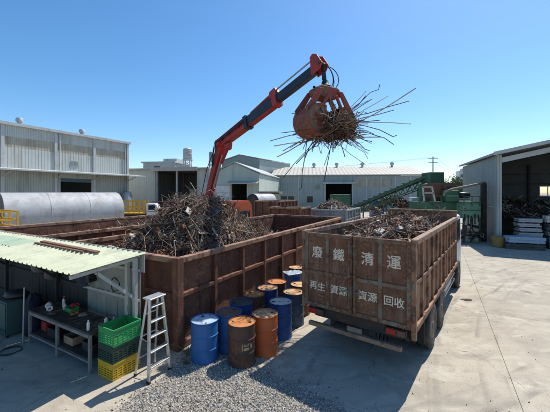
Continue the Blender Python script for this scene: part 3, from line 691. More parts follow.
MB().tube([(-0.9, 7.3, 0.5), (0.9, 7.3, 0.5)], 0.07, 10).obj('axle', Mt['chassis'], truck, smooth=50)
for s in (-1, 1): wheel(truck, s * 1.12, 7.3, r=0.52, s=s)
for s in (-1, 1):
    MB().bx(s * 1.05 - 0.15, s * 1.05 + 0.15, 1.08, 1.10, 0.32, 0.95).obj('mudflap', Mt['black'], truck)
    g = MB()
    for z in (0.50, 0.72): g.beam((s * 1.17, 3.85, z), (s * 1.17, 6.5, z), 0.03, 0.06)
    for y in (4.0, 5.1, 6.3): g.beam((s * 1.14, y, 0.45), (s * 1.14, y, 0.95), 0.04, 0.03)
    g.obj('side_guard', Mt['galv'], truck, 0.004)
    fen = MB()
    fen.beam((1.13 * s, 1.06, 1.075), (1.13 * s, 3.75, 1.075), 0.28, 0.02)
    fen.obj('mudguard', Mt['tk_side'], truck, 0.004)
MB().tube([(0.95, 4.2, 0.66), (0.95, 5.6, 0.66)], 0.24, 16).obj('fuel_tank', Mt['galv'], truck, smooth=50)
# cab
cabp = [(0, 6.95, 0.75), (0, 8.75, 0.75), (0, 8.85, 1.5), (0, 8.6, 2.58), (0, 8.35, 2.74), (0, 6.95, 2.74)]
cb = MB().prism([(-1.17, y, z) for _, y, z in cabp], (2.34, 0, 0)).obj('cab', Mt['white_paint'], truck, 0.04, seg=2, smooth=40)
for s in (-1, 1):
    MB().bx(s * 1.172, s * 1.178, 7.35, 8.35, 1.75, 2.55).obj('side_window', Mt['glass'], cb, 0.002)
    MB().bx(s * 1.172, s * 1.19, 7.25, 8.45, 1.70, 1.735).obj('window_sill', Mt['black'], cb)
    MB().bx(s * 1.32 - 0.09, s * 1.32 + 0.09, 8.6, 8.68, 1.8, 2.3).obj('mirror', Mt['black'], cb, 0.02)
    MB().beam((s * 1.17, 8.6, 2.35), (s * 1.32, 8.64, 2.3), 0.025).obj('mirror_arm', Mt['black'], cb)
ws = MB().prism([(-1.05, 8.862, 1.62), (1.05, 8.862, 1.62), (1.05, 8.66, 2.50), (-1.05, 8.66, 2.50)], (0, 0.012, 0.003)).obj('windscreen', Mt['glass'], cb)
MB().bx(-1.15, 1.15, 8.76, 8.95, 0.5, 0.9).obj('front_bumper', Mt['white_paint'], truck, 0.03)
for s in (-1, 1): MB().bx(s * 0.85 - 0.15, s * 0.85 + 0.15, 8.953, 8.97, 0.62, 0.8).obj('headlight', Mt['glass'], truck, 0.01)
# load
def hT(u, v):
    x = u / hw
    return 2.08 + 0.78 * math.exp(-((v - 3.6) / 2.2) ** 2) * (1 - 0.55 * x * x) + 0.12 * noise.noise((u * 2.2, v * 2.2, 9.0)) - 0.10 * max(0, 1 - v)
heap(T_LOC, -TT, hT, (-hw + 0.12, hw - 0.12), (0.12, TL - 0.08), 4600, 'scrap_load', 'tangled load of mixed scrap bars and plates in the lorry body', 15, (24, 14, 12, 32, 9, 9), smin=0.25, smax=0.9, rmin=0.006, rmax=0.016, plates=0.22, psize=0.6, bend=0.12, tilt=0.25)
rt = random.Random(4)
TR, TF = Vector((math.cos(TT), -math.sin(TT), 0)), Vector((math.sin(TT), math.cos(TT), 0))
for k in range(60):
    u, v = rt.uniform(-hw + 0.3, hw - 0.3), rt.uniform(0.6, 6.2)
    p = T_LOC + TR * u + TF * v + Vector((0, 0, hT(u, v) + 0.05))
    L = min(rt.uniform(0.35, 0.9), 2 * (hw - 0.12 - abs(u)) + 0.25); a = rt.uniform(0, 3.14) if abs(u) < hw - 0.55 else rt.gauss(TT * -1 + R(90), 0.3)
    o = MB().box((0, 0, 0), (L, rt.uniform(0.02, 0.06), rt.uniform(0.01, 0.03))).obj('scrap_strip', rt.choice([Mt['s_tan'], Mt['s_pale'], Mt['s_grey'], Mt['s_tan'], Mt['s_brown']]), bevel=0.004, loc=p)
    o.rotation_euler = (rt.gauss(0, 0.4), rt.gauss(0, 0.22), a)
    tag(o, 'flat scrap strip lying on the load of the lorry', 'scrap strip', 'scrap strips on the lorry load')
tag(MB().tube([T_LOC + TR * 0.4 + TF * 5.6 + Vector((0, 0, 2.5)), T_LOC + TR * 0.95 + TF * 6.1 + Vector((0, 0, 3.1))], 0.018, 6).obj('scrap_pole', Mt['s_tan'], smooth=50), 'thin rod slanting up against the lorry headboard', 'rod')

# ------------------------------------------------------------------ oil drums
def drum_mat(name, c, c2, rust_amt): return mat(name, c, c2, 3, 0.55, rust=(0.20, 0.08, 0.035), rust_amt=rust_amt, rust_scale=3.5, rust2=(0.09, 0.035, 0.02), streak=tuple(v * 0.6 for v in c), streak_amt=0.25, streak_scale=4, bump=0.12, dirt=(0.2, 0.17, 0.14), dirt_amt=0.15, dirt_scale=3)
DM = {
    'blue': drum_mat('drum_blue', (0.022, 0.13, 0.36), (0.018, 0.10, 0.28), 0.20),
    'navy': drum_mat('drum_deep_blue', (0.022, 0.075, 0.23), (0.016, 0.055, 0.17), 0.28),
    'brown': drum_mat('drum_brown', (0.085, 0.045, 0.034), (0.055, 0.03, 0.024), 0.45),
    'orange': drum_mat('drum_orange_red', (0.58, 0.125, 0.03), (0.48, 0.095, 0.026), 0.16),
    'rust': drum_mat('drum_rusty_red', (0.17, 0.06, 0.035), (0.11, 0.04, 0.025), 0.5),
    'dull': drum_mat('drum_dull_blue', (0.045, 0.08, 0.135), (0.03, 0.06, 0.10), 0.35)}
LM = {
    'pale': mat('lid_pale_blue', (0.45, 0.52, 0.56), (0.22, 0.34, 0.46), 5, 0.6, rust=(0.26, 0.15, 0.08), rust_amt=0.32, rust_scale=5, bump=0.1),
    'tan': mat('lid_tan_rust', (0.55, 0.36, 0.18), (0.42, 0.22, 0.09), 5, 0.75, rust=(0.38, 0.15, 0.045), rust_amt=0.5, rust_scale=4, rust2=(0.22, 0.09, 0.035), bump=0.1),
    'orange': mat('lid_orange_rust', (0.50, 0.20, 0.05), (0.38, 0.13, 0.04), 5, 0.8, rust=(0.24, 0.10, 0.045), rust_amt=0.35, rust_scale=6, bump=0.1),
    'brown': mat('lid_brown_rust', (0.16, 0.08, 0.045), (0.10, 0.05, 0.032), 5, 0.8, rust=(0.28, 0.13, 0.055), rust_amt=0.35, rust_scale=5, bump=0.1),
    'dark': mat('lid_dark_oil', (0.05, 0.042, 0.036), (0.03, 0.025, 0.022), 5, 0.5, rust=(0.14, 0.07, 0.04), rust_amt=0.3, rust_scale=5, bump=0.1),
    'white': mat('lid_white_grey', (0.60, 0.56, 0.50), (0.44, 0.38, 0.31), 5, 0.65, rust=(0.27, 0.15, 0.08), rust_amt=0.35, rust_scale=5, bump=0.1)}
DR, DH = 0.29, 0.88
body_p = [(DR - 0.006, 0.0), (DR + 0.004, 0.0), (DR + 0.006, 0.012), (DR - 0.002, 0.022)]
for zr in (0.30, 0.58): body_p += [(DR - 0.002, zr - 0.21), (DR - 0.002, zr - 0.14), (DR - 0.002, zr - 0.07), (DR - 0.002, zr - 0.022), (DR + 0.010, zr - 0.008), (DR + 0.010, zr + 0.008), (DR - 0.002, zr + 0.022)]
body_p += [(DR - 0.002, 0.67), (DR - 0.002, 0.74), (DR - 0.002, 0.80), (DR - 0.002, DH - 0.022), (DR + 0.006, DH - 0.012), (DR + 0.006, DH), (DR - 0.004, DH), (DR - 0.008, DH - 0.034), (0.0, DH - 0.036)]
lid_p = [(DR - 0.008, DH - 0.028), (DR - 0.012, DH - 0.018), (DR * 0.88, DH - 0.016), (DR * 0.86, DH - 0.022), (0.0, DH - 0.020)]
body_me = {k: MB().lathe(body_p, 40).mesh('drum_body', m, smooth=40) for k, m in DM.items()}
lid_me = {k: MB().lathe(lid_p, 40).mesh('lid', m, smooth=30) for k, m in LM.items()}
bung_me = MB().lathe([(0.034, DH - 0.021), (0.034, DH - 0.006), (0.026, DH - 0.004), (0.0, DH - 0.004)], 12).mesh('bung', Mt['chassis'], smooth=40)
bung2_me = MB().lathe([(0.018, DH - 0.021), (0.018, DH - 0.009), (0.0, DH - 0.008)], 10).mesh('bung', Mt['chassis'], smooth=40)
drums = [
    (-1.53, 6.53, 'blue', 'pale', 'bright blue oil drum with scuffed pale lid nearest the stepladder'),
    (-1.07, 6.97, 'blue', 'brown', 'blue oil drum with brown lid behind the dark brown drum'),
    (-0.71, 6.41, 'brown', 'orange', 'dark brown oil drum with worn cream print on its side at the gravel edge'),
    (-0.23, 6.87, 'orange', 'tan', 'orange-red oil drum in the front row'),
    (-0.86, 7.60, 'navy', 'dark', 'deep blue oil drum with sunken dark top close to the pen'),
    (-0.57, 8.18, 'rust', 'orange', 'rusty red oil drum with orange lid close to the pen'),
    (-0.21, 8.72, 'navy', 'tan', 'deep blue oil drum with tan lid, next beyond the rusty red drum'),
    (0.145, 7.64, 'navy', 'white', 'deep blue oil drum with whitish lid behind the orange-red drum'),
    (0.52, 8.36, 'dull', 'tan', 'dull blue oil drum with tan lid beside the lorry corner'),
    (0.06, 9.32, 'rust', 'orange', 'rusty oil drum with orange lid between the pen and the pale blue lid'),
    (0.61, 10.26, 'blue', 'pale', 'blue oil drum with pale blue lid far along the pen'),
    (0.80, 11.10, 'brown', 'tan', 'brown oil drum at the far end of the drum rows'),
    (0.76, 9.05, 'rust', 'tan', 'rusty oil drum with tan lid half hidden by the lorry corner'),
    (1.16, 9.60, 'blue', 'dark', 'blue oil drum seen under the lorry body corner')]
for i, (x, y, bm_, lm_, lb) in enumerate(drums):
    d = thing('oil_drum', lb, 'drum', (x, y, 0.012 if y < 6.6 else 0.0), rnd() * 6.28, 'oil drums beside the long pen')
    me_ = body_me[bm_].copy(); rd = random.Random(100 + i); dents = [(rd.uniform(0, 6.28), rd.uniform(0.1, 0.8), rd.uniform(0.006, 0.022), rd.uniform(0.25, 0.6), rd.uniform(0.05, 0.14)) for _ in range(5)]
    for v_ in me_.vertices:
        x_, y_, z_ = v_.co
        if math.hypot(x_, y_) < DR - 0.03: continue
        a_ = math.atan2(y_, x_); k_ = 0.004 * noise.noise((math.cos(a_) * 2 + i * 5, math.sin(a_) * 2, z_ * 3))
        for da, dz, am, wa, wz in dents:
            dd_ = (a_ - da + math.pi) % (2 * math.pi) - math.pi; k_ -= am * math.exp(-(dd_ / wa) ** 2 - ((z_ - dz) / wz) ** 2) * (1 if z_ < DH - 0.05 else 0.15)
        v_.co.x *= 1 + k_ / DR; v_.co.y *= 1 + k_ / DR
    bo = place('drum_body', me_, d)
    lo = place('lid', lid_me[lm_], d)
    place('bung', bung_me, lo, (0.18, 0, 0)); place('bung', bung2_me, lo, (-0.19, 0.02, 0))
    if i == 2:
        d.rotation_euler.z = 0
        m_lab = mat('worn_cream_print', (0.50, 0.36, 0.20), (0.36, 0.22, 0.11), 12, 0.8, rust=(0.085, 0.045, 0.034), rust_amt=0.5, rust_scale=16, bump=0.05)
        lab = MB(); n = 8
        for (a0, a1, z0, z1) in ((-76, -52, 0.47, 0.52), (-76, -52, 0.385, 0.44), (-48, -38, 0.40, 0.51), (-84, -79, 0.385, 0.52)):
            vv = []
            for k in range(n + 1):
                a = R(a0 + (a1 - a0) * k / n)
                for r_ in (DR - 0.001, DR + 0.0015):
                    for z in (z0, z1): vv.append((r_ * math.cos(a), r_ * math.sin(a), z))
            lab.add(vv, [f for k in range(n) for f in ((4 * k + 2, 4 * k + 6, 4 * k + 7, 4 * k + 3), (4 * k + 1, 4 * k + 3, 4 * k + 7, 4 * k + 5), (4 * k, 4 * k + 4, 4 * k + 6, 4 * k + 2))])
        lab.obj('print', m_lab, bo)
# a crumpled sheet thrown over the far lids
Mt['plastic'] = mat('pale_plastic_sheet', (0.34, 0.40, 0.45), (0.26, 0.31, 0.37), 4, 0.35, bump=0.1)
mb = MB(); n = 14
mb.add([(0.62 * (i / n - 0.5), 0.5 * (j / n - 0.5), 0.035 + 0.035 * noise.noise((i * 0.5, j * 0.5, 1)) - 0.0 * i) for i in range(n + 1) for j in range(n + 1)], [(i * (n + 1) + j, (i + 1) * (n + 1) + j, (i + 1) * (n + 1) + j + 1, i * (n + 1) + j + 1) for i in range(n) for j in range(n)])
o = mb.obj('plastic_sheet', Mt['plastic'], loc=(0.63, 10.24, DH - 0.012), rz=0.4, smooth=60)
so = o.modifiers.new('thick', 'SOLIDIFY'); so.thickness = 0.004
tag(o, 'crumpled pale plastic sheet lying on the lid of a far blue drum', 'plastic sheet')

# ------------------------------------------------------------------ weeds at the pen corner
Mt['weed'] = mat('weed_leaf', (0.10, 0.12, 0.055), (0.16, 0.15, 0.08), 20, 0.8, bump=0.1)
def weed(loc, h, n, label, seed):
    rng = random.Random(seed); t = thing('weed_plant', label, 'weed', loc)
    st = MB(); lf = MB()
    for k in range(n):
        a = rng.uniform(0, 6.28); tp = Vector((math.cos(a) * h * rng.uniform(0.2, 0.8), math.sin(a) * h * rng.uniform(0.2, 0.8), h * rng.uniform(0.5, 1)))
        mid = tp * 0.5 + Vector((0, 0, h * 0.15)); st.tube([(0, 0, 0), mid, tp], [0.004, 0.003, 0.0015], 4)
        for q in range(7):
            f = rng.uniform(0.25, 1); p = (mid * 2 * f if f < 0.5 else mid + (tp - mid) * (2 * f - 1))
            dv = Vector((rng.gauss(0, 1), rng.gauss(0, 1), rng.gauss(0.2, 0.5))).normalized() * rng.uniform(0.02, 0.05)
            sv = dv.cross(Vector((0, 0, 1))).normalized() * 0.011
            lf.add([p, p + dv * 0.5 + sv, p + dv, p + dv * 0.5 - sv], [(0, 1, 2, 3)])
    st.obj('stem', Mt['weed'], t); lf.obj('foliage', Mt['weed'], t)
weed((-1.93, 6.62, 0.03), 0.30, 16, 'scruffy grey-green weed between the pen corner and the bright blue drum', 1)
weed((-1.86, 6.30, 0.03), 0.13, 9, 'small low weed in the gravel below the bright blue drum', 2)

# ------------------------------------------------------------------ lean-to shed (left foreground)
SB = Vector((-3.54, 5.2, 0))
Mt['roof_green'] = mat('pale_green_roof_sheet', (0.56, 0.57, 0.40), (0.49, 0.50, 0.34), 1.2, 0.5, dirt=(0.36, 0.35, 0.25), dirt_amt=0.5, dirt_scale=2.2, bump=0.05, streak=(0.43, 0.46, 0.32), streak_amt=0.2)
Mt['roof_green2'] = mat('mint_roof_sheet', (0.36, 0.46, 0.34), (0.31, 0.40, 0.29), 1.2, 0.5, dirt=(0.2, 0.26, 0.18), dirt_amt=0.3, dirt_scale=1.5, bump=0.05)
Mt['wall_green'] = mat('shed_wall_boards', (0.26, 0.275, 0.245), (0.20, 0.215, 0.19), 2, 0.75, streak=(0.19, 0.18, 0.15), streak_amt=0.4, streak_scale=6, dirt=(0.14, 0.12, 0.1), dirt_amt=0.25)
Mt['shed_post'] = mat('shed_post_paint', (0.42, 0.43, 0.39), (0.32, 0.33, 0.30), 3, 0.6, rust=RUST, rust_amt=0.2, rust_scale=5)
Mt['bench_top'] = mat('bench_top_plate', (0.065, 0.055, 0.048), (0.04, 0.034, 0.03), 4, 0.6, dirt=(0.13, 0.11, 0.09), dirt_amt=0.3, dirt_scale=3)
Mt['bench_leg'] = mat('bench_frame_steel', (0.24, 0.235, 0.22), (0.16, 0.155, 0.145), 5, 0.6, rust=RUST, rust_amt=0.2, rust_scale=5)
shed = thing('lean_to_shed', 'open lean-to shed with pale green corrugated roof over the workbench', 'shed', SB, -TH)
def roof_z(y): return 2.215 + 0.07 * y
def roof_sheet(w, L, zf, m):
    pr = []; x = 0.0
    while x < w - 1e-6:
        pr += [(x, 0.0), (x + 0.11, 0.0), (x + 0.13, 0.028), (x + 0.17, 0.028)]; x += 0.19
    pr.append((w, 0.0)); mb = MB(); n = len(pr); vv = []
    for y in (0.0, L):
        for dz in (0.0, -0.004): vv += [(px - w, y, zf(y) + z + dz) for px, z in pr]
    fs = []
    for i in range(n - 1):
        fs += [(i, i + 1, 2 * n + i + 1, 2 * n + i), (n + i + 1, n + i, 3 * n + i, 3 * n + i + 1), (i + 1, i, n + i, n + i + 1), (2 * n + i, 2 * n + i + 1, 3 * n + i + 1, 3 * n + i)]
    fs += [(0, 2 * n, 3 * n, n), (n - 1, 2 * n - 1, 4 * n - 1, 3 * n - 1)]
    mb.add(vv, fs); return mb.mesh('roof_sheet', m)
rs = roof_sheet(0.76, 1.52, lambda y: roof_z(y), Mt['roof_green'])
for k in range(12): place('roof_sheet', rs, shed, (0.02 - 0.76 * k, -0.02, 0.003 * (k % 2)))
rs2 = roof_sheet(0.76, 0.62, lambda y: roof_z(y), Mt['roof_green2'])
for k in range(3): place('roof_sheet', rs2, shed, (-3.92 - 0.76 * k, 0.56, 0.05))
for y in (0.12, 0.75, 1.36): MB().bx(-9.1, -0.03, y - 0.03, y + 0.03, -0.045, -0.003).obj('purlin', Mt['shed_post'], shed, loc=(0, 0, roof_z(y) - 0.004))
board = MB().bx(-0.095, 0.095, -0.012, 0.012, 0.02, 2.30).mesh('wall_board', Mt['wall_green'], bevel=0.004)
Mt['wall_shade'] = mat('shaded_shed_boards', (0.032, 0.036, 0.033), (0.022, 0.025, 0.023), 2, 0.85, streak=(0.03, 0.03, 0.028), streak_amt=0.4, streak_scale=6)  # deep shade of the left end put into board, post and rail colour
board_d = board.copy(); board_d.materials.clear(); board_d.materials.append(Mt['wall_shade'])
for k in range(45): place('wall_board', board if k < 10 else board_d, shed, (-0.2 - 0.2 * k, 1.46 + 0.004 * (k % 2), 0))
MB().bx(-9.2, 0.0, 1.478, 1.492, 1.9, 2.36).obj('back_light_block', Mt['shed_post'], shed)  # added strip, blocks light leaking between wall top and roof
for z in (0.5, 1.3, 1.95):
    MB().bx(-2.2, -0.1, 1.40, 1.445, z - 0.03, z + 0.03).obj('wall_rail', Mt['shed_post'], shed)
    MB().bx(-9.1, -2.204, 1.40, 1.445, z - 0.03, z + 0.03).obj('wall_rail', Mt['wall_shade'], shed)
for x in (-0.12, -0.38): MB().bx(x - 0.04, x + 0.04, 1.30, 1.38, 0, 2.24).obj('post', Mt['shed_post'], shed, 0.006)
for x in (-3.3, -6.3): MB().bx(x - 0.04, x + 0.04, 1.30, 1.38, 0, 2.24).obj('post', Mt['wall_shade'], shed, 0.006)
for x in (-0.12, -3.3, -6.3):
    MB().beam((x, 0.04, roof_z(0.04) - 0.085), (x, 1.38, roof_z(1.38) - 0.085), 0.05, 0.07).obj('rafter', Mt['shed_post'] if x > -1 else Mt['wall_shade'], shed, 0.005)
    MB().beam((x, 0.50, roof_z(0.5) - 0.13), (x, 1.30, 1.40), 0.05, 0.06).obj('brace', Mt['shed_post'] if x > -1 else Mt['wall_shade'], shed, 0.005)
def SL(x, y, z=0.0): return SB + E_R * x + E_L * y + Vector((0, 0, z))
# brown plank on the roof
Mt['plank'] = mat('brown_plank_wood', (0.20, 0.10, 0.06), (0.14, 0.07, 0.042), 6, 0.85, streak=(0.26, 0.15, 0.09), streak_amt=0.3, bump=0.3)
o = MB().box((0, 0, 0), (2.75, 0.10, 0.035)).obj('roof_plank', Mt['plank'], bevel=0.004, loc=SL(-2.28, 1.08, roof_z(1.08) + 0.052), rz=-TH - R(3)); o.rotation_euler.x = math.atan(0.075)
tag(o, 'long brown plank lying on the green shed roof', 'plank')
o = MB().box((0, 0, 0), (2.35, 0.06, 0.03)).obj('roof_batten', Mt['plank'], bevel=0.004, loc=SL(-2.45, 0.95, roof_z(0.95) + 0.049), rz=-TH - R(2)); o.rotation_euler.x = math.atan(0.075)
tag(o, 'thinner brown batten lying in front of the long roof plank', 'batten')

# workbench
wb = thing('workbench', 'long steel workbench with dark top and lower shelf under the shed roof', 'workbench', SB, -TH)
bx0, bx1, by0, by1 = -3.10, -0.54, 0.62, 1.27
MB().bx(bx0, bx1, by0, by1, 0.77, 0.81).obj('bench_top', Mt['bench_top'], wb, 0.006)
MB().bx(bx0 + 0.03, bx1 - 0.03, by0 + 0.03, by1 - 0.03, 0.24, 0.265).obj('lower_shelf', Mt['bench_top'], wb, 0.004)
for x in (bx0 + 0.03, (bx0 + bx1) / 2, bx1 - 0.03):
    for y in (by0 + 0.03, by1 - 0.03): MB().bx(x - 0.028, x + 0.028, y - 0.028, y + 0.028, 0, 0.77).obj('leg', Mt['bench_leg'], wb, 0.004)
for y in (by0 + 0.01, by1 - 0.01): MB().bx(bx0, bx1, y - 0.008, y + 0.008, 0.70, 0.767).obj('apron', Mt['bench_leg'], wb, 0.003)
for y in (by0 + 0.015, by1 - 0.015): MB().bx(bx0 + 0.05, bx1 - 0.05, y - 0.012, y + 0.012, 0.20, 0.238).obj('shelf_rail', Mt['bench_leg'], wb, 0.003)
# things on and under the bench
Mt['gplastic'] = mat('green_crate_plastic', (0.03, 0.30, 0.09), (0.022, 0.24, 0.07), 5, 0.45, bump=0.05, dirt=(0.12, 0.16, 0.10), dirt_amt=0.45, dirt_scale=6)
Mt['dgplastic'] = mat('dark_green_crate_plastic', (0.03, 0.06, 0.045), (0.02, 0.045, 0.033), 5, 0.5, bump=0.05, dirt=(0.08, 0.085, 0.07), dirt_amt=0.25, dirt_scale=6)
Mt['yplastic'] = mat('yellow_crate_plastic', (0.62, 0.40, 0.02), (0.52, 0.32, 0.02), 5, 0.5, bump=0.05, dirt=(0.26, 0.18, 0.07), dirt_amt=0.5, dirt_scale=6)
Mt['wplastic'] = mat('white_plastic', (0.70, 0.69, 0.64), (0.6, 0.59, 0.54), 5, 0.45, bump=0.03)
Mt['rplastic'] = mat('red_plastic', (0.42, 0.03, 0.025), (0.34, 0.025, 0.02), 5, 0.45, bump=0.03)
Mt['oplastic'] = mat('orange_plastic', (0.55, 0.20, 0.04), (0.45, 0.16, 0.03), 5, 0.5, bump=0.03)
BT = 0.812
def bottle(x, y, z, h, r, m, cap, label, nozzle=False):
    t = thing('bottle', label, 'bottle', SL(x, y, z))
    MB().lathe([(r * 0.95, 0), (r, 0.01), (r, h * 0.68), (r * 0.8, h * 0.78), (r * 0.38, h * 0.86), (r * 0.38, h * 0.90)], 16).obj('bottle_body', m, t, smooth=45)
    if nozzle:
        c = MB().lathe([(r * 0.42, h * 0.9), (r * 0.42, h * 0.95), (r * 0.2, h * 0.97), (r * 0.15, h * 1.08)], 10); c.bx(-0.012, 0.05, -0.012, 0.012, h * 1.08, h * 1.15); c.obj('spray_head', cap, t, smooth=45)
    else: MB().lathe([(r * 0.45, h * 0.90), (r * 0.45, h), (0, h * 1.0)], 12).obj('cap', cap, t, smooth=45)
bottle(-0.72, 0.70, BT, 0.21, 0.030, Mt['wplastic'], Mt['wplastic'], 'slim white bottle at the right front of the workbench')
bottle(-0.60, 1.00, BT, 0.20, 0.035, Mt['wplastic'], Mt['black'], 'white spray bottle on the workbench behind the slim bottle', True)
bottle(-0.30 - 0.3, 1.18, BT, 0.16, 0.03, Mt['galv'], Mt['black'], 'small grey can at the back right of the workbench')
bottle(-2.52, 1.12, BT, 0.24, 0.032, Mt['wplastic'], Mt['rplastic'], 'white bottle standing left of the green tray', True)
bottle(-2.35, 1.06, BT, 0.14, 0.04, Mt['wplastic'], Mt['wplastic'], 'short white jar beside the green tray')
def roll(x, y, lb):
    o = MB().lathe([(0.03, 0), (0.065, 0), (0.065, 0.10), (0.03, 0.10)], 20, close=True).obj('tape_roll', Mt['wplastic'], loc=SL(x, y, BT + 0.065), smooth=45); o.rotation_euler = (R(90), 0, rnd() * 3); tag(o, lb, 'tape roll')
roll(-2.83, 0.95, 'white roll lying at the left end of the workbench'); roll(-2.62, 0.86, 'second white roll, nearer the bench front edge')
def tray(name, label, cat, x, y, z, w, l, h, m, rz=0.0, wall=0.008):
    t = MB(); t.bx(-w / 2, w / 2, -l / 2, l / 2, 0, wall)
    for s in (-1, 1): t.bx(s * (w / 2) - wall / 2, s * (w / 2) + wall / 2, -l / 2, l / 2, wall, h); t.bx(-w / 2 + wall / 2, w / 2 - wall / 2, s * (l / 2) - wall / 2, s * (l / 2) + wall / 2, wall, h - 0.001)
    o = t.obj(name, m, loc=SL(x, y, z), rz=-TH + rz, bevel=0.002); return tag(o, label, cat)
tray('green_tray', 'green plastic tray at the back of the workbench', 'tray', -2.08, 1.08, BT, 0.28, 0.18, 0.10, Mt['gplastic'])
o = MB().lathe([(0.045, 0.0), (0.085, 0.0), (0.085, 0.035), (0.045, 0.035)], 20, close=True).obj('orange_tape', Mt['oplastic'], loc=SL(-1.86, 1.02, BT + 0.002), smooth=45); tag(o, 'orange ring of tape right of the green tray', 'tape')
cl = MB().lathe([(0.10, 0), (0.13, 0.02), (0.11, 0.07), (0.06, 0.12), (0.0, 0.13)], 12).obj('red_cloth', Mt['rplastic'], loc=SL(-2.20, 1.20, BT + 0.002), smooth=60); tag(cl, 'bunched red cloth behind the green tray', 'cloth')
for k in range(3):
    o = MB().tube([(0, 0, 0), (0.35 - 0.06 * k, 0.04 * k, 0)], 0.011, 6).obj('steel_rod', Mt['chassis'], loc=SL(-1.45 + 0.12 * k, 0.75 + 0.12 * k, BT + 0.013), rz=-TH + 0.4 * k, smooth=50); tag(o, ('longest dark rod lying on the workbench', 'middle one of three dark rods on the workbench', 'shortest dark rod, nearest the spray bottle on the workbench')[k], 'rod', 'rods on the workbench')
SHF = 0.268
tray('red_bucket', 'red tub at the left end of the bench shelf', 'tub', -2.85, 0.95, SHF, 0.22, 0.22, 0.22, Mt['rplastic'])
tray('shelf_box', 'pale wooden box on the bench shelf', 'box', -1.62, 0.92, SHF, 0.36, 0.3, 0.17, Mt['s_tan'])
tray('shelf_crate', 'black parts bin on the bench shelf', 'bin', -2.3, 0.92, SHF, 0.42, 0.32, 0.2, Mt['black'])
tray('tool_box', 'dark tool box at the right end of the bench shelf', 'tool box', -0.95, 0.95, SHF, 0.4, 0.28, 0.18, Mt['chassis'])

# left end of the shed: cabinet, tarp, frame, coats
cab_ = thing('steel_cabinet', 'dull teal steel cabinet in the dark left end of the shed', 'cabinet', SL(-4.35, 0.75), -TH)
Mt['teal'] = mat('teal_cabinet_paint', (0.06, 0.11, 0.10), (0.045, 0.085, 0.08), 2, 0.55, rust=RUST, rust_amt=0.2, rust_scale=4)
MB().bx(-0.5, 0.5, -0.28, 0.28, 0.06, 0.88).obj('cabinet_body', Mt['teal'], cab_, 0.01)
for s in (-1, 1):
    dd = MB().bx(s * 0.245 - 0.235, s * 0.245 + 0.235, -0.30, -0.283, 0.10, 0.84).obj('door', Mt['teal'], cab_, 0.004)
    MB().bx(s * 0.05 - 0.008, s * 0.05 + 0.008, -0.325, -0.302, 0.45, 0.58).obj('handle', Mt['galv'], dd)
for x in (-0.45, 0.45):
    for y in (-0.24, 0.24): MB().bx(x - 0.025, x + 0.025, y - 0.025, y + 0.025, 0, 0.06).obj('foot', Mt['black'], cab_)
def lump(name, label, cat, loc, s, m, seed):
    mb = MB(); n, k = 14, 9; vv = [] 
    for j in range(k + 1):
        ph = math.pi * j / k
        for i in range(n):
            a = 2 * math.pi * i / n; p = Vector((math.sin(ph) * math.cos(a), math.sin(ph) * math.sin(a), math.cos(ph)))
            r_ = 1 + 0.35 * noise.noise(p * 1.7 + Vector((seed, 0, 0))) + 0.12 * noise.noise(p * 5 + Vector((seed, 3, 0)))
            vv.append((p.x * r_ * s[0], p.y * r_ * s[1], max(0, (p.z * r_ + 0.7)) * s[2]))
    mb.add(vv, [(j * n + i, j * n + (i + 1) % n, (j + 1) * n + (i + 1) % n, (j + 1) * n + i) for j in range(k) for i in range(n)])
    return tag(mb.obj(name, m, loc=loc, smooth=70), label, cat)
lump('rag_pile', 'heap of black rags on the teal cabinet', 'rags', SL(-4.2, 0.8, 0.885), (0.34, 0.22, 0.11), Mt['black'], 3)
Mt['navy_cloth'] = mat('navy_tarp', (0.018, 0.022, 0.045), (0.012, 0.014, 0.03), 4, 0.75, bump=0.2)
lump('tarp_bundle', 'dark navy tarp bundle between the cabinet and the workbench', 'tarp', SL(-3.52, 0.9, 0), (0.22, 0.22, 0.62), Mt['navy_cloth'], 6)
fr = MB()
fr.beam((-0.4, 0, 0.20), (0.4, 0, 0.20), 0.06, 0.05)
for x in (-0.37, 0.37): fr.beam((x, 0, 0), (x, 0, 0.174), 0.05, 0.05)
tag(fr.obj('low_trestle', Mt['bench_leg'], bevel=0.004, loc=SL(-4.15, 0.28), rz=-TH), 'low grey trestle standing in front of the teal cabinet', 'trestle')
def coat(x, lb, seed, w=0.2, h=0.55, m=None):
    mb = MB(); n = 10; vv = []
    for j in range(9):
        f = j / 8
        for i in range(n):
            a = 2 * math.pi * i / n; r_ = (0.45 + 0.55 * min(1, f * 2.5)) * (1 + 0.18 * noise.noise((math.cos(a) * 2 + seed, math.sin(a) * 2, f * 3)))
            vv.append((math.cos(a) * w * r_, math.sin(a) * 0.06 * r_, -h * f))
    mb.add(vv, [(j * n + i, j * n + (i + 1) % n, (j + 1) * n + (i + 1) % n, (j + 1) * n + i) for j in range(8) for i in range(n)] + [tuple(range(n - 1, -1, -1)), tuple(80 + i for i in range(n))])
    tag(mb.obj('hanging_coat', m or Mt['navy_cloth'], loc=SL(x, 1.30, 1.92), rz=-TH, smooth=70), lb, 'coat')
coat(-2.05, 'dark coat hanging on the shed wall above the workbench', 1)
coat(-3.6, 'black coat hanging in the dark left end of the shed', 4, 0.26, 0.6, Mt['black'])
coat(-4.3, 'wide black jacket hanging beside the black coat', 7, 0.3, 0.5, Mt['black'])
tag(MB().tube([(0, 0, 0), (0.02, 0.02, 1.35)], 0.018, 8).obj('pale_pipe', Mt['galv'], loc=SL(-3.18, 0.55, 0), smooth=50), 'pale upright pipe at the left end of the workbench', 'pipe')
vz = MB().bx(-0.07, 0.07, -0.10, 0.10, 0, 0.06); vz.bx(-0.05, 0.05, -0.02, 0.10, 0.06, 0.16); vz.bx(-0.06, 0.06, -0.10, -0.07, 0.06, 0.17)
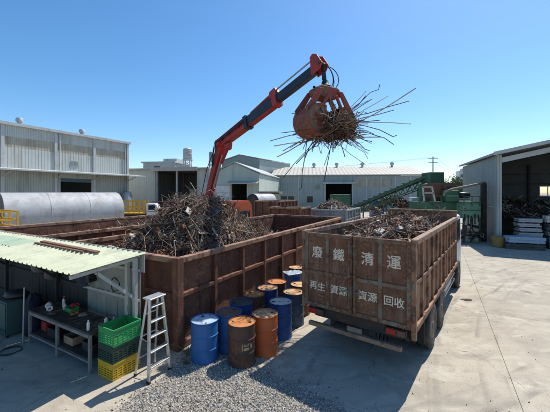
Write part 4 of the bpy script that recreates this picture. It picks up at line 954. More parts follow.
tag(vz.obj('wall_holder', Mt['black'], bevel=0.006, loc=SL(-1.75, 1.35, 1.50), rz=-TH), 'black tool holder fixed to the shed wall', 'holder')

# ------------------------------------------------------------------ stacked crates
def crate(label, x0, x1, y0, y1, z, h, m):
    cx, cy = (x0 + x1) / 2, (y0 + y1) / 2; w, l = x1 - x0, y1 - y0; t = 0.012
    c = thing('crate', label, 'crate', SL(cx, cy, z), -TH, 'plastic crates stacked beside the workbench')
    b = MB().bx(-w / 2 + 0.01, w / 2 - 0.01, -l / 2 + 0.01, l / 2 - 0.01, 0, 0.012); b.obj('crate_bottom', m, c, 0.002)
    for ax, half, other in (('y', l / 2, w), ('x', w / 2, l)):
        for s in (-1, 1):
            wmb = MB()
            def put(a, bb, z0, z1, off=0.0, th=t):
                if ax == 'y': wmb.bx(a, bb, s * half - th / 2 + off * s, s * half + th / 2 + off * s, z0, z1)
                else: wmb.bx(s * half - th / 2 + off * s, s * half + th / 2 + off * s, a, bb, z0, z1)
            e = other / 2 - (t / 2 if ax == 'y' else -t / 2)
            put(-e, e, h - 0.03, h, 0.006, t * 2); put(-e, e, 0.0, 0.045)
            put(-e, e, h * 0.60, h - 0.03)
            for q in range(3): put(-e, e, 0.062 + q * (h * 0.6 - 0.062) / 3, 0.062 + (q + 0.62) * (h * 0.6 - 0.062) / 3)
            nn = max(3, int(other / 0.09))
            for q in range(nn + 1):
                a = -e + 2 * e * q / nn; put(max(-e, a - 0.012), min(e, a + 0.012), 0.045, h * 0.6, 0.003)
            wmb.obj('crate_side', m, c)
    return c
for k, (m, lb) in enumerate(((Mt['yplastic'], 'yellow plastic crate at the bottom of the stack'), (Mt['dgplastic'], 'dark green plastic crate in the middle of the stack'), (Mt['gplastic'], 'bright green plastic crate on top of the stack'))):
    crate(lb, -0.37 + 0.01 * k, 0.10 + 0.01 * k, 0.70, 1.29, 0.002 + 0.331 * k, 0.329, m)

# ------------------------------------------------------------------ aluminium stepladder
lad = thing('stepladder', 'aluminium A-frame stepladder standing between the crates and the pen', 'stepladder', SL(0.53, 1.26), -TH)
LH = 1.57
def rail(f0, f1, t0, t1, z0=0.0):
    pass
tops = ((0.10, -0.15), (0.10, 0.15)); feet = ((0.22, -0.27), (0.22, 0.25))
for (fx, fy), (tx, ty) in zip(feet, tops):
    r_ = MB().beam((fx, fy, 0.03), (tx, ty, LH - 0.03), 0.032, 0.068, up=(1, 0, 0)).obj('front_rail', Mt['alu'], lad, 0.004)
    MB().bx(fx - 0.042, fx + 0.042, fy - 0.024, fy + 0.024, 0, 0.05).obj('rubber_foot', Mt['black'], r_, 0.005)
for (fx, fy), (tx, ty) in zip(((-0.22, -0.23), (-0.22, 0.23)), ((0.0, -0.13), (0.0, 0.13))):
    r_ = MB().beam((fx, fy, 0.03), (tx, ty, LH - 0.05), 0.026, 0.045, up=(1, 0, 0)).obj('rear_rail', Mt['alu'], lad, 0.004)
    MB().bx(fx - 0.03, fx + 0.03, fy - 0.02, fy + 0.02, 0, 0.05).obj('rubber_foot', Mt['black'], r_, 0.005)
for k in range(5):
    f = (k + 1) / 5.6; y0_ = -0.27 + 0.12 * f; y1_ = 0.25 - 0.10 * f; x = 0.22 - 0.12 * f; z = f * LH
    MB().bx(x - 0.06, x + 0.04, y0_ + 0.018, y1_ - 0.018, z - 0.025, z).obj('step', Mt['alu'], lad, 0.004)
for f in (0.22, 0.5, 0.78):
    x = -0.22 + 0.22 * f; hw_ = 0.23 - 0.10 * f
    MB().beam((x, -hw_, f * LH), (x, hw_, f * LH), 0.03, 0.02).obj('rear_brace', Mt['alu'], lad, 0.003)
MB().bx(-0.06, 0.17, -0.19, 0.19, LH - 0.03, LH).obj('top_plate', Mt['alu'], lad, 0.006)
for s in (-1, 1): MB().beam((0.16, s * 0.215, 0.75), (-0.11, s * 0.185, 0.75), 0.008, 0.022).obj('spreader', Mt['galv'], lad)

# cables and rags that clutter the work corner
def coil(label, loc, r, rot, m, n=3):
    pts = [Vector(((r + 0.012 * math.sin(5 * t)) * math.cos(t), (r + 0.01 * math.cos(3 * t)) * math.sin(t), 0.012 + 0.006 * t / 6.28 + 0.004 * math.sin(2.3 * t))) for t in [i * 0.33 for i in range(int(19.04 * n))]]
    o = MB().tube(pts, 0.009, 6).obj('cable_coil', m, loc=loc, smooth=80); o.rotation_euler = rot; return tag(o, label, 'cable')
coil('black cable coil lying on the concrete in front of the workbench left leg', SL(-3.0, 0.25, 0.0), 0.20, (0, 0, 0), Mt['black'])
coil('black cable coil hung on the shed wall near the corner posts', SL(-0.85, 1.385, 1.55), 0.15, (R(90), 0, -TH), Mt['black'])
lump('oily_rag', 'crumpled grey rag in the middle of the workbench', 'rag', SL(-1.55, 1.05, BT), (0.10, 0.08, 0.04), Mt['s_grey'], 12)
lump('oily_rag', 'crumpled brown rag at the front left of the workbench', 'rag', SL(-2.25, 0.76, BT), (0.09, 0.07, 0.035), Mt['s_brown'], 15)
for k, lb in enumerate(('dark spanner lying beside the slim white bottle', 'dark spanner lying left of the grey rag')):
    mb = MB().box((0, 0, 0.006), (0.20, 0.018, 0.01)); mb.lathe([(0.010, 0.0), (0.022, 0.0), (0.022, 0.014), (0.010, 0.014)], 10, (0.11, 0, 0), close=True)
    tag(mb.obj('spanner', Mt['chassis'], loc=SL((-0.95, -1.75)[k], (0.72, 0.95)[k], BT + 0.001), rz=0.6 + k), lb, 'spanner')

# ------------------------------------------------------------------ crane lorry behind the long pen
CT = Vector((-3.7, 16.3, 0))
ct = thing('crane_lorry', 'red crane lorry behind the tall heap, boom raised over the yard', 'crane truck', CT, -TH)
def ctl(p): 
    w = Vector(p) - CT; return Vector((w.dot(E_R), w.dot(E_L), w.z))
c = MB()
for x in (-0.42, 0.42): c.bx(x - 0.05, x + 0.05, -5.6, 3.4, 0.72, 0.97)
c.obj('chassis', Mt['chassis'], ct)
MB().bx(-1.12, 1.12, -5.6, -0.6, 1.05, 1.20).obj('flat_bed', Mt['hopper_brown'], ct, 0.01)
for s in (-1, 1): MB().bx(s * 1.12 - 0.03, s * 1.12 + 0.03, -5.6, -0.6, 1.203, 1.55).obj('bed_side', Mt['hopper_brown'], ct, 0.01)
for y in (-4.6, -3.4, 2.3):
    for s in (-1, 1): wheel(ct, s * 0.98, y, s=s)
cabp = [(1.0, 0.8), (2.9, 0.8), (3.0, 1.6), (2.75, 2.95), (2.55, 3.14), (1.0, 3.14)]
cb = MB().prism([(-1.13, y, z) for y, z in cabp], (2.26, 0, 0)).obj('cab', Mt['orange_cab'], ct, 0.07, seg=2, smooth=40)
for s in (-1, 1): MB().bx(s * 1.132, s * 1.138, 1.4, 2.5, 1.75, 2.55).obj('side_window', Mt['glass'], cb)
MB().bx(-0.85, 0.85, 0.985, 0.997, 1.9, 2.6).obj('rear_window', Mt['glass'], cb)
MB().bx(-1.05, 1.05, -0.45, 0.45, 0.98, 1.35).obj('crane_base', Mt['redpaint'], ct, 0.03)
for s in (-1, 1):
    MB().beam((s * 1.3, 0, 1.12), (s * 1.05, 0, 1.12), 0.16, 0.16).obj('outrigger', Mt['redpaint'], ct, 0.01)
    MB().tube([(s * 1.30, 0, 0.08), (s * 1.30, 0, 1.15)], 0.06, 10).obj('outrigger_leg', Mt['galv'], ct, smooth=50)
    MB().lathe([(0.2, 0.0), (0.2, 0.04), (0.06, 0.09)], 14, (s * 1.30, 0, 0)).obj('outrigger_pad', Mt['chassis'], ct, smooth=40)
KN = ctl((-2.66, 15.0, 6.10)); TIP = ctl((1.50, 10.05, 7.86)); COLT = Vector((0, 0, 3.25))
MB().lathe([(0.34, 1.35), (0.34, 1.6), (0.27, 1.7), (0.24, 3.0), (0.30, 3.05), (0.30, 3.5)], 16).obj('crane_column', Mt['redpaint'], ct, smooth=40)
def taper_beam(p, q, w0, h0, w1, h1):
    p, q = Vector(p), Vector(q); d = (q - p).normalized(); s = d.cross(Vector((0, 0, 1))).normalized(); t = s.cross(d); m = MB()
    m.add([p + s * a * w0 / 2 + t * b_ * h0 / 2 for a, b_ in ((-1, -1), (1, -1), (1, 1), (-1, 1))] + [q + s * a * w1 / 2 + t * b_ * h1 / 2 for a, b_ in ((-1, -1), (1, -1), (1, 1), (-1, 1))],
          [(3, 2, 1, 0), (4, 5, 6, 7), (0, 1, 5, 4), (1, 2, 6, 5), (2, 3, 7, 6), (3, 0, 4, 7)]); return m, d, s, t
m, d1, s1, t1 = taper_beam(COLT - Vector((0, 0, 0.3)), KN, 0.30, 0.36, 0.32, 0.48)
mbm = m.obj('main_boom', Mt['redpaint'], ct, 0.02)
# lift cylinder in front of the main boom
hyd = MB().tube([COLT + t1 * -0.42 - d1 * 0.9, COLT + t1 * -0.40 + d1 * 0.9], 0.10, 12).obj('lift_cylinder', Mt['redpaint'], ct, smooth=50)
MB().tube([COLT + t1 * -0.40 + d1 * 0.9, KN - t1 * 0.36 - d1 * 0.5], 0.055, 12).obj('cylinder_rod', Mt['galv'], hyd, smooth=50)
for sg in (-1, 1): MB().tube([COLT + s1 * 0.21 * sg + t1 * 0.3, COLT + s1 * 0.23 * sg + t1 * 0.34 + d1 * 1.6, KN + s1 * 0.23 * sg + t1 * 0.1], 0.02, 6).obj('hydraulic_hose', Mt['black'], mbm, smooth=60)
dj = (TIP - KN).normalized(); LJ = (TIP - KN).length; sj = dj.cross(Vector((0, 0, 1))).normalized(); tj = sj.cross(dj)
m, *_ = taper_beam(KN - dj * 0.35, KN + dj * LJ * 0.355, 0.36, 0.46, 0.34, 0.50); j1 = m.obj('jib_housing', Mt['redpaint'], ct, 0.02)
m, *_ = taper_beam(KN + dj * LJ * 0.33, KN + dj * LJ * 0.66, 0.29, 0.42, 0.29, 0.42); j2 = m.obj('jib_extension', Mt['darkboom'], ct, 0.015)
m, *_ = taper_beam(KN + dj * LJ * 0.64, KN + dj * LJ * 0.97, 0.23, 0.32, 0.23, 0.32); j3 = m.obj('jib_extension', Mt['darkboom'], ct, 0.015)
m, *_ = taper_beam(KN + dj * LJ * 0.335, KN + dj * LJ * 0.37, 0.39, 0.56, 0.39, 0.56); m.obj('collar', Mt['darkboom'], j1, 0.01)
m, *_ = taper_beam(KN + dj * LJ * 0.635, KN + dj * LJ * 0.675, 0.36, 0.52, 0.36, 0.52); m.obj('collar', Mt['redpaint'], j2, 0.01)
MB().beam(KN + dj * LJ * 0.375 - tj * 0.225, KN + dj * LJ * 0.63 - tj * 0.225, 0.26, 0.03, up=tj).obj('wear_strip', Mt['redpaint'], j2)
hd = MB()
for sg in (-1, 1):
    o_ = sj * 0.16 * sg - sj * 0.02
    hd.prism([KN + dj * (LJ - 0.30) - tj * 0.2 + o_, KN + dj * (LJ + 0.10) - tj * 0.20 + o_, KN + dj * (LJ + 0.24) - tj * 0.05 + o_, KN + dj * (LJ + 0.10) + tj * 0.36 + o_, KN + dj * (LJ - 0.06) + tj * 0.47 + o_, KN + dj * (LJ - 0.20) + tj * 0.42 + o_], sj * 0.04)
jh = hd.obj('jib_head', Mt['redpaint'], ct, 0.008)
MB().tube([TIP + dj * 0.14 - sj * 0.22, TIP + dj * 0.14 + sj * 0.22], 0.06, 12).obj('head_pin', Mt['chassis'], jh, smooth=50)
ex = MB().tube([KN + dj * LJ * 0.40 + tj * 0.30, KN + dj * LJ * 0.66 + tj * 0.40], 0.045, 10).obj('extension_cylinder', Mt['redpaint'], ct, smooth=50)
MB().tube([KN + dj * LJ * 0.66 + tj * 0.40, KN + dj * (LJ - 0.12) + tj * 0.40], 0.03, 10).obj('cylinder_rod', Mt['galv'], ex, smooth=50)
lug = MB().prism([KN + dj * LJ * 0.60 + tj * 0.24 - sj * 0.1, KN + dj * LJ * 0.68 + tj * 0.24 - sj * 0.1, KN + dj * LJ * 0.67 + tj * 0.48 - sj * 0.1, KN + dj * LJ * 0.62 + tj * 0.46 - sj * 0.1], sj * 0.2).obj('cylinder_lug', Mt['redpaint'], ct, 0.008)
for q_ in range(3):
    hz_ = [KN - d1 * 1.3 + sj * 0.20 + t1 * 0.06 * q_, KN - d1 * 0.5 + sj * (0.26 + 0.03 * q_) + t1 * 0.06 * q_, KN - d1 * 0.02 + sj * (0.30 + 0.03 * q_) + tj * 0.04 * q_, KN + dj * 0.5 + sj * (0.24 + 0.02 * q_) + tj * (0.05 * q_), KN + dj * LJ * 0.34 + sj * 0.22 + tj * 0.06 * q_]
    MB().tube(hz_, 0.018, 6).obj('hydraulic_hose', Mt['black'], j1, smooth=80)
for f_ in (0.06, 0.16, 0.28): MB().box(KN + dj * LJ * f_ + sj * 0.19 + tj * 0.02, (0.10, 0.10, 0.14)).obj('hose_clamp', Mt['chassis'], j1)
kp = MB().tube([KN - sj * 0.30 - tj * 0.05, KN + sj * 0.30 - tj * 0.05], 0.15, 16).obj('knuckle_pin', Mt['redpaint'], ct, 0.01, smooth=50)
jc = MB().tube([KN + d1 * -0.9 - t1 * 0.42, KN + dj * 0.55 - tj * 0.40], 0.085, 12).obj('jib_cylinder', Mt['redpaint'], ct, smooth=50)
lk = MB().prism([KN + dj * 0.35 - tj * 0.27 - sj * 0.13, KN + dj * 0.75 - tj * 0.29 - sj * 0.13, KN + dj * 0.62 - tj * 0.55 - sj * 0.13, KN + dj * 0.42 - tj * 0.55 - sj * 0.13], sj * 0.26).obj('knuckle_link', Mt['redpaint'], ct, 0.01)

# ------------------------------------------------------------------ scrap grab with its load
GL = Vector((1.66, 9.95, 6.93)); GR = R(30)
gr = thing('scrap_grab', 'red and brown clamshell grab hanging from the crane tip', 'grab', GL, GR)
tw = (CT + E_R * TIP.x + E_L * TIP.y + Vector((0, 0, TIP.z)) + (E_R * dj.x + E_L * dj.y + Vector((0, 0, dj.z))) * 0.14) - GL
tl = Matrix.Rotation(-GR, 3, 'Z') @ tw
lkm = MB()
for k in range(3):
    f0, f1 = k / 3, (k + 1) / 3; a = tl * (1 - f0) + Vector((0, 0, 0.16)) * f0; b_ = tl * (1 - f1) + Vector((0, 0, 0.16)) * f1
    lkm.beam(a, b_, 0.15 if k % 2 else 0.08, 0.08 if k % 2 else 0.15, up=(0, 1, 0))
lkm.obj('swivel_link', Mt['dark'], gr, 0.015)
MB().lathe([(0.16, 0.02), (0.2, 0.05), (0.2, 0.22), (0.13, 0.28), (0.10, 0.40)], 16).obj('rotator', Mt['dark'], gr, smooth=40)
hdm = MB().prism([(-0.50, -0.24, 0.05), (-0.34, -0.24, 0.16), (0.34, -0.24, 0.16), (0.50, -0.24, 0.05), (0.46, -0.24, -0.14), (0.2, -0.24, -0.24), (-0.2, -0.24, -0.24), (-0.46, -0.24, -0.14)], (0, 0.48, 0))
hd_ = hdm.obj('grab_head', Mt['grab_red'], gr, 0.02)
for x in (-0.45, -0.28, 0.28, 0.45):
    MB().lathe([(0.045, 0), (0.045, 0.05), (0, 0.05)], 8, (x, 0.0, 0.10)).obj('bolt', Mt['dark'], hd_)
RS = 0.50
for s in (-1, 1):
    cx, cz = s * 0.50, -1.00; hwid = 0.38
    angs = [R(62 + (300 - 62) * k / 22) for k in range(23)]       # left-hand shell; mirrored for the right
    arc = [(cx + (RS * math.cos(a)) * (1 if s < 0 else -1), cz + RS * math.sin(a)) for a in angs]
    inn = [(cx + ((RS - 0.035) * math.cos(a)) * (1 if s < 0 else -1), cz + (RS - 0.035) * math.sin(a)) for a in angs]
    bk = MB(); n = len(arc); vv = []
    for y in (-hwid, hwid): vv += [(x, y, z) for x, z in arc] + [(x, y, z) for x, z in inn]
    fs = []
    for k in range(n - 1):
        fs += [(k, k + 1, 2 * n + k + 1, 2 * n + k), (n + k + 1, n + k, 3 * n + k, 3 * n + k + 1), (k + 1, k, n + k, n + k + 1), (2 * n + k, 2 * n + k + 1, 3 * n + k + 1, 3 * n + k)]
    fs += [(0, 2 * n, 3 * n, n), (n - 1, 2 * n - 1, 4 * n - 1, 3 * n - 1)]
    bk.add(vv, fs); sh = bk.obj('shell', Mt['grab_red'], gr, smooth=30)
    for yy in (-hwid - 0.025, hwid + 0.001):
        MB().prism([(x, yy, z) for x, z in arc], (0, 0.024, 0)).obj('side_plate', Mt['grab_worn'], sh)
    for yy in (-hwid - 0.05, hwid + 0.026):
        rimv = MB(); k0 = 0
        for k in range(0, n - 1, 1):
            (xa, za), (xb, zb) = arc[k], arc[k + 1]; ia = (cx + (xa - cx) * 0.86, cz + (za - cz) * 0.86); ib = (cx + (xb - cx) * 0.86, cz + (zb - cz) * 0.86)
            rimv.prism([(xa, yy, za), (xb, yy, zb), (ib[0], yy, ib[1]), (ia[0], yy, ia[1])], (0, 0.024, 0))
        rimv.obj('edge_plate', Mt['grab_red'], sh)
        MB().lathe([(0.0, -0.04), (0.11, -0.04), (0.11, 0.04), (0.0, 0.04)], 16, (cx + s * 0.1, yy + 0.01, cz + 0.12), 'Y').obj('boss', Mt['grab_worn'], sh, smooth=40)
        MB().beam((cx + s * 0.1, yy + 0.012, cz + 0.2), (cx - s * 0.12, yy + 0.012, cz - RS * 0.8), 0.03, 0.06).obj('stiffener', Mt['grab_worn'], sh, 0.005)
    for q in range(5):
        y = -hwid + 0.1 + q * (2 * hwid - 0.2) / 4; x, z = arc[-1]; dx = (x - arc[-2][0]); dz = z - arc[-2][1]; ln = math.hypot(dx, dz)
        MB().beam((x - dx / ln * 0.06, y, z - dz / ln * 0.06), (x + dx / ln * 0.14, y, z + dz / ln * 0.14), 0.07, 0.04).obj('tooth', Mt['grab_worn'], sh, 0.006)
    for y in (-0.30, 0.30):
        MB().prism([(s * 0.30, y - 0.03, 0.02), (s * 0.48, y - 0.03, 0.02), (s * 1.00, y - 0.03, -0.66), (s * 0.96, y - 0.03, -0.92), (s * 0.74, y - 0.03, -0.70)], (0, 0.06, 0)).obj('arm', Mt['grab_red'], gr, 0.008)
        MB().tube([(s * 0.16, y * 1.2, -0.16), (s * 0.42, y * 1.2, -0.62)], 0.055, 10).obj('ram', Mt['grab_red'], gr, smooth=50)
        MB().tube([(s * 0.42, y * 1.2, -0.62), (s * 0.52, y * 1.2, -0.84)], 0.032, 10).obj('ram_rod', Mt['galv'], gr, smooth=50)
for k, (a, rr) in enumerate(((0.0, 0.26), (0.5, 0.33), (-0.4, 0.22))):
    q0 = tl + Vector((0.05, 0, -0.05)); q1 = Vector((0.12 + 0.1 * k, 0.05 * k, 0.12))
    md = (q0 + q1) / 2 + Vector((0.36 + 0.12 * k, a * 0.4, 0.02))
    cps = [q0, q0 + Vector((0.25 + 0.1 * k, 0, 0.12)), md + Vector((0.12, 0, 0.0)), q1 + Vector((0.25, 0, 0.15)), q1]; hp_ = []
    for i_ in range(17):
        t_ = i_ / 16; w_ = [cc.copy() for cc in cps]
        while len(w_) > 1: w_ = [w_[j_] * (1 - t_) + w_[j_ + 1] * t_ for j_ in range(len(w_) - 1)]
        hp_.append(w_[0])
    MB().tube(hp_, 0.016, 6).obj('hydraulic_hose', Mt['black'], gr, smooth=80)

def GW(x, y, z): return GL + Matrix.Rotation(GR, 3, 'Z') @ Vector((x, y, z))
rr_ = random.Random(12)
mb = MB()
for k in range(640):       # the packed middle of the load
    p = Vector((0.14 + max(-0.6, min(0.65, rr_.gauss(0, 0.38))), rr_.uniform(-0.8, 0.7), 0)); p.z = -1.17 - 0.10 * abs(p.x) + max(-0.28, min(0.34, rr_.gauss(0, 0.17)))
    d = Vector((rr_.gauss(0, 0.55), rr_.gauss(0, 0.8), rr_.gauss(0, 0.35)))
    mb.mi = rr_.choice((0, 0, 1, 2, 2, 3, 4))
    mb.tube([GW(*q) for q in bent(rr_, p, d, rr_.uniform(0.4, 1.2), rr_.choice((0.1, 0.2, 0.4)), 4)], rr_.uniform(0.007, 0.014), 4, False)
o = mb.obj('grab_load', SCR); stuff(o, 'dense knot of rusty rods clenched between the grab shells', 'scrap load')
o.location = GL; 
o.data.transform(Matrix.Translation(-GL))
# single rods that stick out of the grab, ends set by hand (right, below, left)
tips = [(416, 88, 9.4), (380, 84, 10.6), (409, 101, 9.8), (411, 124, 9.2), (397, 135, 9.0), (394, 110, 10.4), (381, 137, 9.6), (388, 96, 10.9), (372, 99, 9.3), (366, 91, 11.2),
        (345, 157, 9.6), (324, 166, 9.3), (296, 164, 9.5), (299, 190, 9.0), (324, 182, 8.8), (283, 178, 9.2), (274, 146, 9.6), (270, 141, 10.3), (283, 151, 9.0), (290, 148, 10.2), (305, 158, 10.4), (312, 150, 8.9), (333, 152, 9.0), (352, 146, 9.4), (362, 139, 9.1), (281, 133, 9.1), (277, 157, 10.0), (337, 146, 10.6), (350, 133, 9.0), (365, 120, 9.1)]
for i, (px, py, D) in enumerate(tips):
    e = Vector((gx(px, D), D, gz(py, D)))
    st = GW(rr_.gauss(0.12, 0.25), rr_.uniform(-0.45, 0.3), -1.15 + rr_.gauss(0, 0.13)) if i > 9 else GW(0.25 + rr_.gauss(0, 0.2), rr_.uniform(-0.45, 0.2), -1.05 + rr_.gauss(0, 0.10))
    md = (st + e) / 2 + Vector((rr_.gauss(0, 0.05), rr_.gauss(0, 0.05), rr_.gauss(0.0, 0.05)))
    pts = [st - (e - st) * 0.2, st, (st + md) / 2, md, (md + e) / 2 + Vector((0, 0, rr_.gauss(0, 0.02))), e]
    if i in (1, 4, 13): pts[-1] = e; pts.insert(-1, e * 0.85 + md * 0.15 + Vector((0.05, 0, -0.10)))
    base = Vector(st)
    o = MB().tube([p - base for p in pts], rr_.uniform(0.010, 0.016), 6).obj('steel_rod', rr_.choice([Mt['s_brown'], Mt['s_brown'], Mt['s_dark'], Mt['s_tan']]), loc=base, smooth=60)
    tag(o, 'thin rusty steel rod sticking out of the hanging grab', 'rod', 'rods held in the grab')
for i in range(70):
    st = GW(rr_.gauss(0.1, 0.3), rr_.uniform(-0.55, 0.3), -1.22 + rr_.gauss(0, 0.13)); a = rr_.choice((rr_.gauss(0.0, 0.5), rr_.gauss(-0.2, 0.35), rr_.gauss(3.7, 0.4), rr_.gauss(4.2, 0.6)))
    L = rr_.uniform(0.5, 1.25) * (1.25 if abs(a) < 1 else 0.9); d = Vector((math.cos(a), rr_.gauss(-0.25, 0.45), math.sin(a) * 0.6)).normalized()
    pts = bent(rr_, (0, 0, 0), d, L, rr_.choice((0.05, 0.12, 0.3)), 5); o0 = pts[0].copy(); pts = [p - o0 - Vector((0, 0, 0.16 * (j_ / 5) ** 2 * rr_.random())) for j_, p in enumerate(pts)]
    o = MB().tube(pts, rr_.uniform(0.008, 0.013), 5).obj('steel_rod', rr_.choice([Mt['s_brown'], Mt['s_grey'], Mt['s_dark'], Mt['s_tan']]), loc=st, smooth=60)
    tag(o, 'thin rusty steel rod sticking out of the hanging grab', 'rod', 'rods held in the grab')

# ------------------------------------------------------------------ buildings
def hall(name, label, a, b, cat='building'):
    loc, rz, L = frame_between(a, b); return thing(name, label, cat, loc, rz), L
def cyl_vent(parent, x, y, z, r=0.4, h=0.9, m=None):
    v = MB().lathe([(r * 0.6, -0.3), (r * 0.6, h * 0.35), (r, h * 0.42), (r * 1.05, h * 0.7), (r * 0.8, h * 0.95), (0, h)], 14, (x, y, z)).obj('roof_vent', m or Mt['trim'], parent, smooth=40); return v
# 1 left warehouse
wh, L = hall('left_warehouse', 'tall grey-green corrugated warehouse with cream upper strips at the left edge', (-36, 17), (-22, 45))
posts = [0.15, 6.6, 11.4, 16.3, 21.4, 26.1, L - 0.15]
EZ = 11.0
for i in range(len(posts) - 1):
    a, c = posts[i] + 0.15, posts[i + 1] - 0.15
    MB().bx(a, c, 0.0, 0.15, 9.6, EZ - 0.2).obj('wall_panel', Mt['clad'], wh)
    MB().bx(a, c, 0.03, 0.13, 8.45, 9.597).obj('strip_window', Mt['fibre'], wh)
    MB().bx(a, c, 0.0, 0.15, 6.2, 8.447).obj('wall_panel', Mt['clad'], wh)
    if i == 4:
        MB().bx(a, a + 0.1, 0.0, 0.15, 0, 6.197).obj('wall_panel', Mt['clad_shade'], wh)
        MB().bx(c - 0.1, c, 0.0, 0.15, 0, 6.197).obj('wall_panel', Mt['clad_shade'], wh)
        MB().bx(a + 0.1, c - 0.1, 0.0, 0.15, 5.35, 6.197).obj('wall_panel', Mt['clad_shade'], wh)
        MB().bx(a + 0.1, c - 0.1, 0.05, 0.2, 4.9, 5.347).obj('roller_shutter', Mt['blue_door'], wh)
        for xx in (a + 0.16, c - 0.16): MB().bx(xx - 0.06, xx + 0.06, -0.06, -0.003, 0, 5.3).obj('door_jamb', Mt['trim'], wh)
        lv = MB().bx(a + 1.6, a + 2.55, -0.06, -0.003, 6.9, 7.6).obj('louvre', Mt['trim'], wh)
        for q in range(5): MB().bx(a + 1.65, a + 2.5, -0.09, -0.062, 6.97 + q * 0.125, 7.03 + q * 0.125).obj('slat', Mt['clad_dark'], lv)
    else:
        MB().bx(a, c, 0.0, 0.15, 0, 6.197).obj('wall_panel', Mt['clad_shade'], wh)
for x in posts: MB().bx(x - 0.15, x + 0.15, -0.12, 0.2, 0, EZ - 0.2).obj('column', Mt['trim'], wh)
MB().bx(-0.2, L + 0.2, -0.35, 0.25, EZ - 0.197, EZ + 0.1).obj('eave_gutter', Mt['trim'], wh)
MB().prism([(-0.2, 0, 6.25), (-0.2, 0, 6.13), (-0.2, -2.3, 5.88), (-0.2, -2.3, 6.03)], (L + 1.5, 0, 0)).obj('awning', Mt['trim'], wh)
for x in posts[1:]: MB().beam((x, -0.12, 5.3), (x, -1.9, 5.85), 0.08, 0.08).obj('awning_bracket', Mt['trim'], wh)
MB().bx(L - 0.16, L - 0.02, 0.2, 18, 0, EZ - 0.2).obj('end_wall', Mt['clad'], wh)
MB().bx(-0.0, 0.15, 0.2, 18, 0, EZ - 0.2).obj('end_wall', Mt['clad'], wh)
MB().bx(0.15, L - 0.15, 17.8, 18, 0, EZ - 0.2).obj('back_wall', Mt['clad'], wh)
MB().prism([(-0.1, -0.2, EZ + 0.103), (-0.1, 9, EZ + 1.25), (-0.1, 18.2, EZ + 0.103), (-0.1, 18.2, EZ - 0.02), (-0.1, 9, EZ + 1.13), (-0.1, 0.3, EZ - 0.02)], (L + 0.2, 0, 0)).obj('roof', Mt['roof_grey'], wh)
for x in (18.3, 25.2): cyl_vent(wh, x, 1.2, EZ + 0.25, 0.34, 0.8)
MB().bx(0.3, L - 0.3, 0.4, 17.6, 0.01, 0.03).obj('floor', Mt['inside'], wh)
for x in (posts[2] + 0.4, posts[4] + 0.4, posts[6] - 0.5): MB().tube([(x, -0.12, 0.1), (x, -0.12, 5.7)], 0.07, 8).obj('downpipe', Mt['trim'], wh, smooth=50); MB().tube([(x, -0.12, 6.3), (x, -0.12, EZ - 0.2)], 0.07, 8).obj('downpipe', Mt['trim'], wh, smooth=50)
# annex between the warehouse and the open shed
ax, L = hall('open_shed', 'pale grey open-fronted shed behind the crane, dark inside', (-24.2, 49.2), (-10.2, 46.6))
MB().bx(0, 5.0, 0, 0.2, 0, 7.25).obj('front_wall', Mt['clad'], ax)
MB().bx(12.3, L, 0, 0.2, 0, 7.25).obj('front_wall', Mt['clad'], ax)
MB().bx(0, 0.2, 0.2, 14, 0, 7.25).obj('side_wall', Mt['clad'], ax)
MB().bx(L - 0.2, L, 0.2, 14, 0, 7.25).obj('side_wall', Mt['clad'], ax)
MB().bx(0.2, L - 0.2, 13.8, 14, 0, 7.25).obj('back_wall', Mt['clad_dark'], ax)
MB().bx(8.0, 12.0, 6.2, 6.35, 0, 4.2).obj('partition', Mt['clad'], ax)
MB().bx(-0.2, L + 0.2, -0.6, 14.2, 7.253, 7.45).obj('roof', Mt['roof_grey'], ax)
MB().bx(4.6, 12.6, -0.75, -0.603, 6.95, 7.55).obj('fascia', Mt['roof_cream'], ax)
for x in (5.1, 8.6, 12.2): MB().bx(x - 0.12, x + 0.12, 0.25, 0.5, 0, 7.2).obj('column', Mt['trim'], ax)
MB().bx(6.2, 7.7, 3.0, 5.0, 0, 2.4).obj('machine_cabinet', Mt['clad_dark'], ax, 0.05)
tk = MB().lathe([(0.6, 0), (0.62, 0.1), (0.62, 3.4), (0.5, 3.65), (0.15, 3.8), (0, 3.8)], 18).obj('steel_tank', Mt['galv'], loc=(gx(127, 43.5), 43.5, 0), smooth=40); tag(tk, 'upright steel tank at the end of the left warehouse', 'tank')
lo, L = hall('low_building', 'low flat grey building behind the open shed roof', (-29, 66), (-21.8, 65))
MB().bx(0, L, 0, 8, 0, 10.0).obj('wall', Mt['clad'], lo); MB().bx(-0.3, L + 0.3, -0.3, 8.3, 10.003, 10.3).obj('roof', Mt['trim'], lo)
MB().bx(2.6, 3.9, -0.06, -0.003, 8.2, 9.3).obj('window', Mt['glass'], lo)
MB().bx(4.2, L, 1, 6, 10.303, 11.0).obj('roof_box', Mt['trim'], lo)
# 2 mint gable hall
mh, L = hall('mint_hall', 'mint green gable-fronted hall with a dark doorway behind the crane', (-9.7, 45.6), (-2.35, 44.2))
hwL = L / 2; ev, pk = 6.35, 8.0
def gable(x0, x1, y0, y1, z0, ev_, pk_, xm=None):
    xm = (x0 + x1) / 2 if xm is None else xm
    return MB().prism([(x0, y0, z0), (x1, y0, z0), (x1, y0, ev_), (xm, y0, pk_), (x0, y0, ev_)], (0, y1 - y0, 0))
dx0, dx1, dh = 3.25, 5.65, 4.6
MB().bx(0, dx0, 0, 0.2, 0, 4.9).obj('front_wall', Mt['clad_mint'], mh); MB().bx(dx1, L, 0, 0.2, 0, 4.9).obj('front_wall', Mt['clad_mint'], mh)
gable(0, L, 0, 0.2, 4.903, ev, pk).obj('gable_wall', Mt['clad_mint'], mh)
for x in (0, L - 0.2): MB().bx(x, x + 0.2, 0.203, 20, 0, ev).obj('side_wall', Mt['clad_mint'], mh)
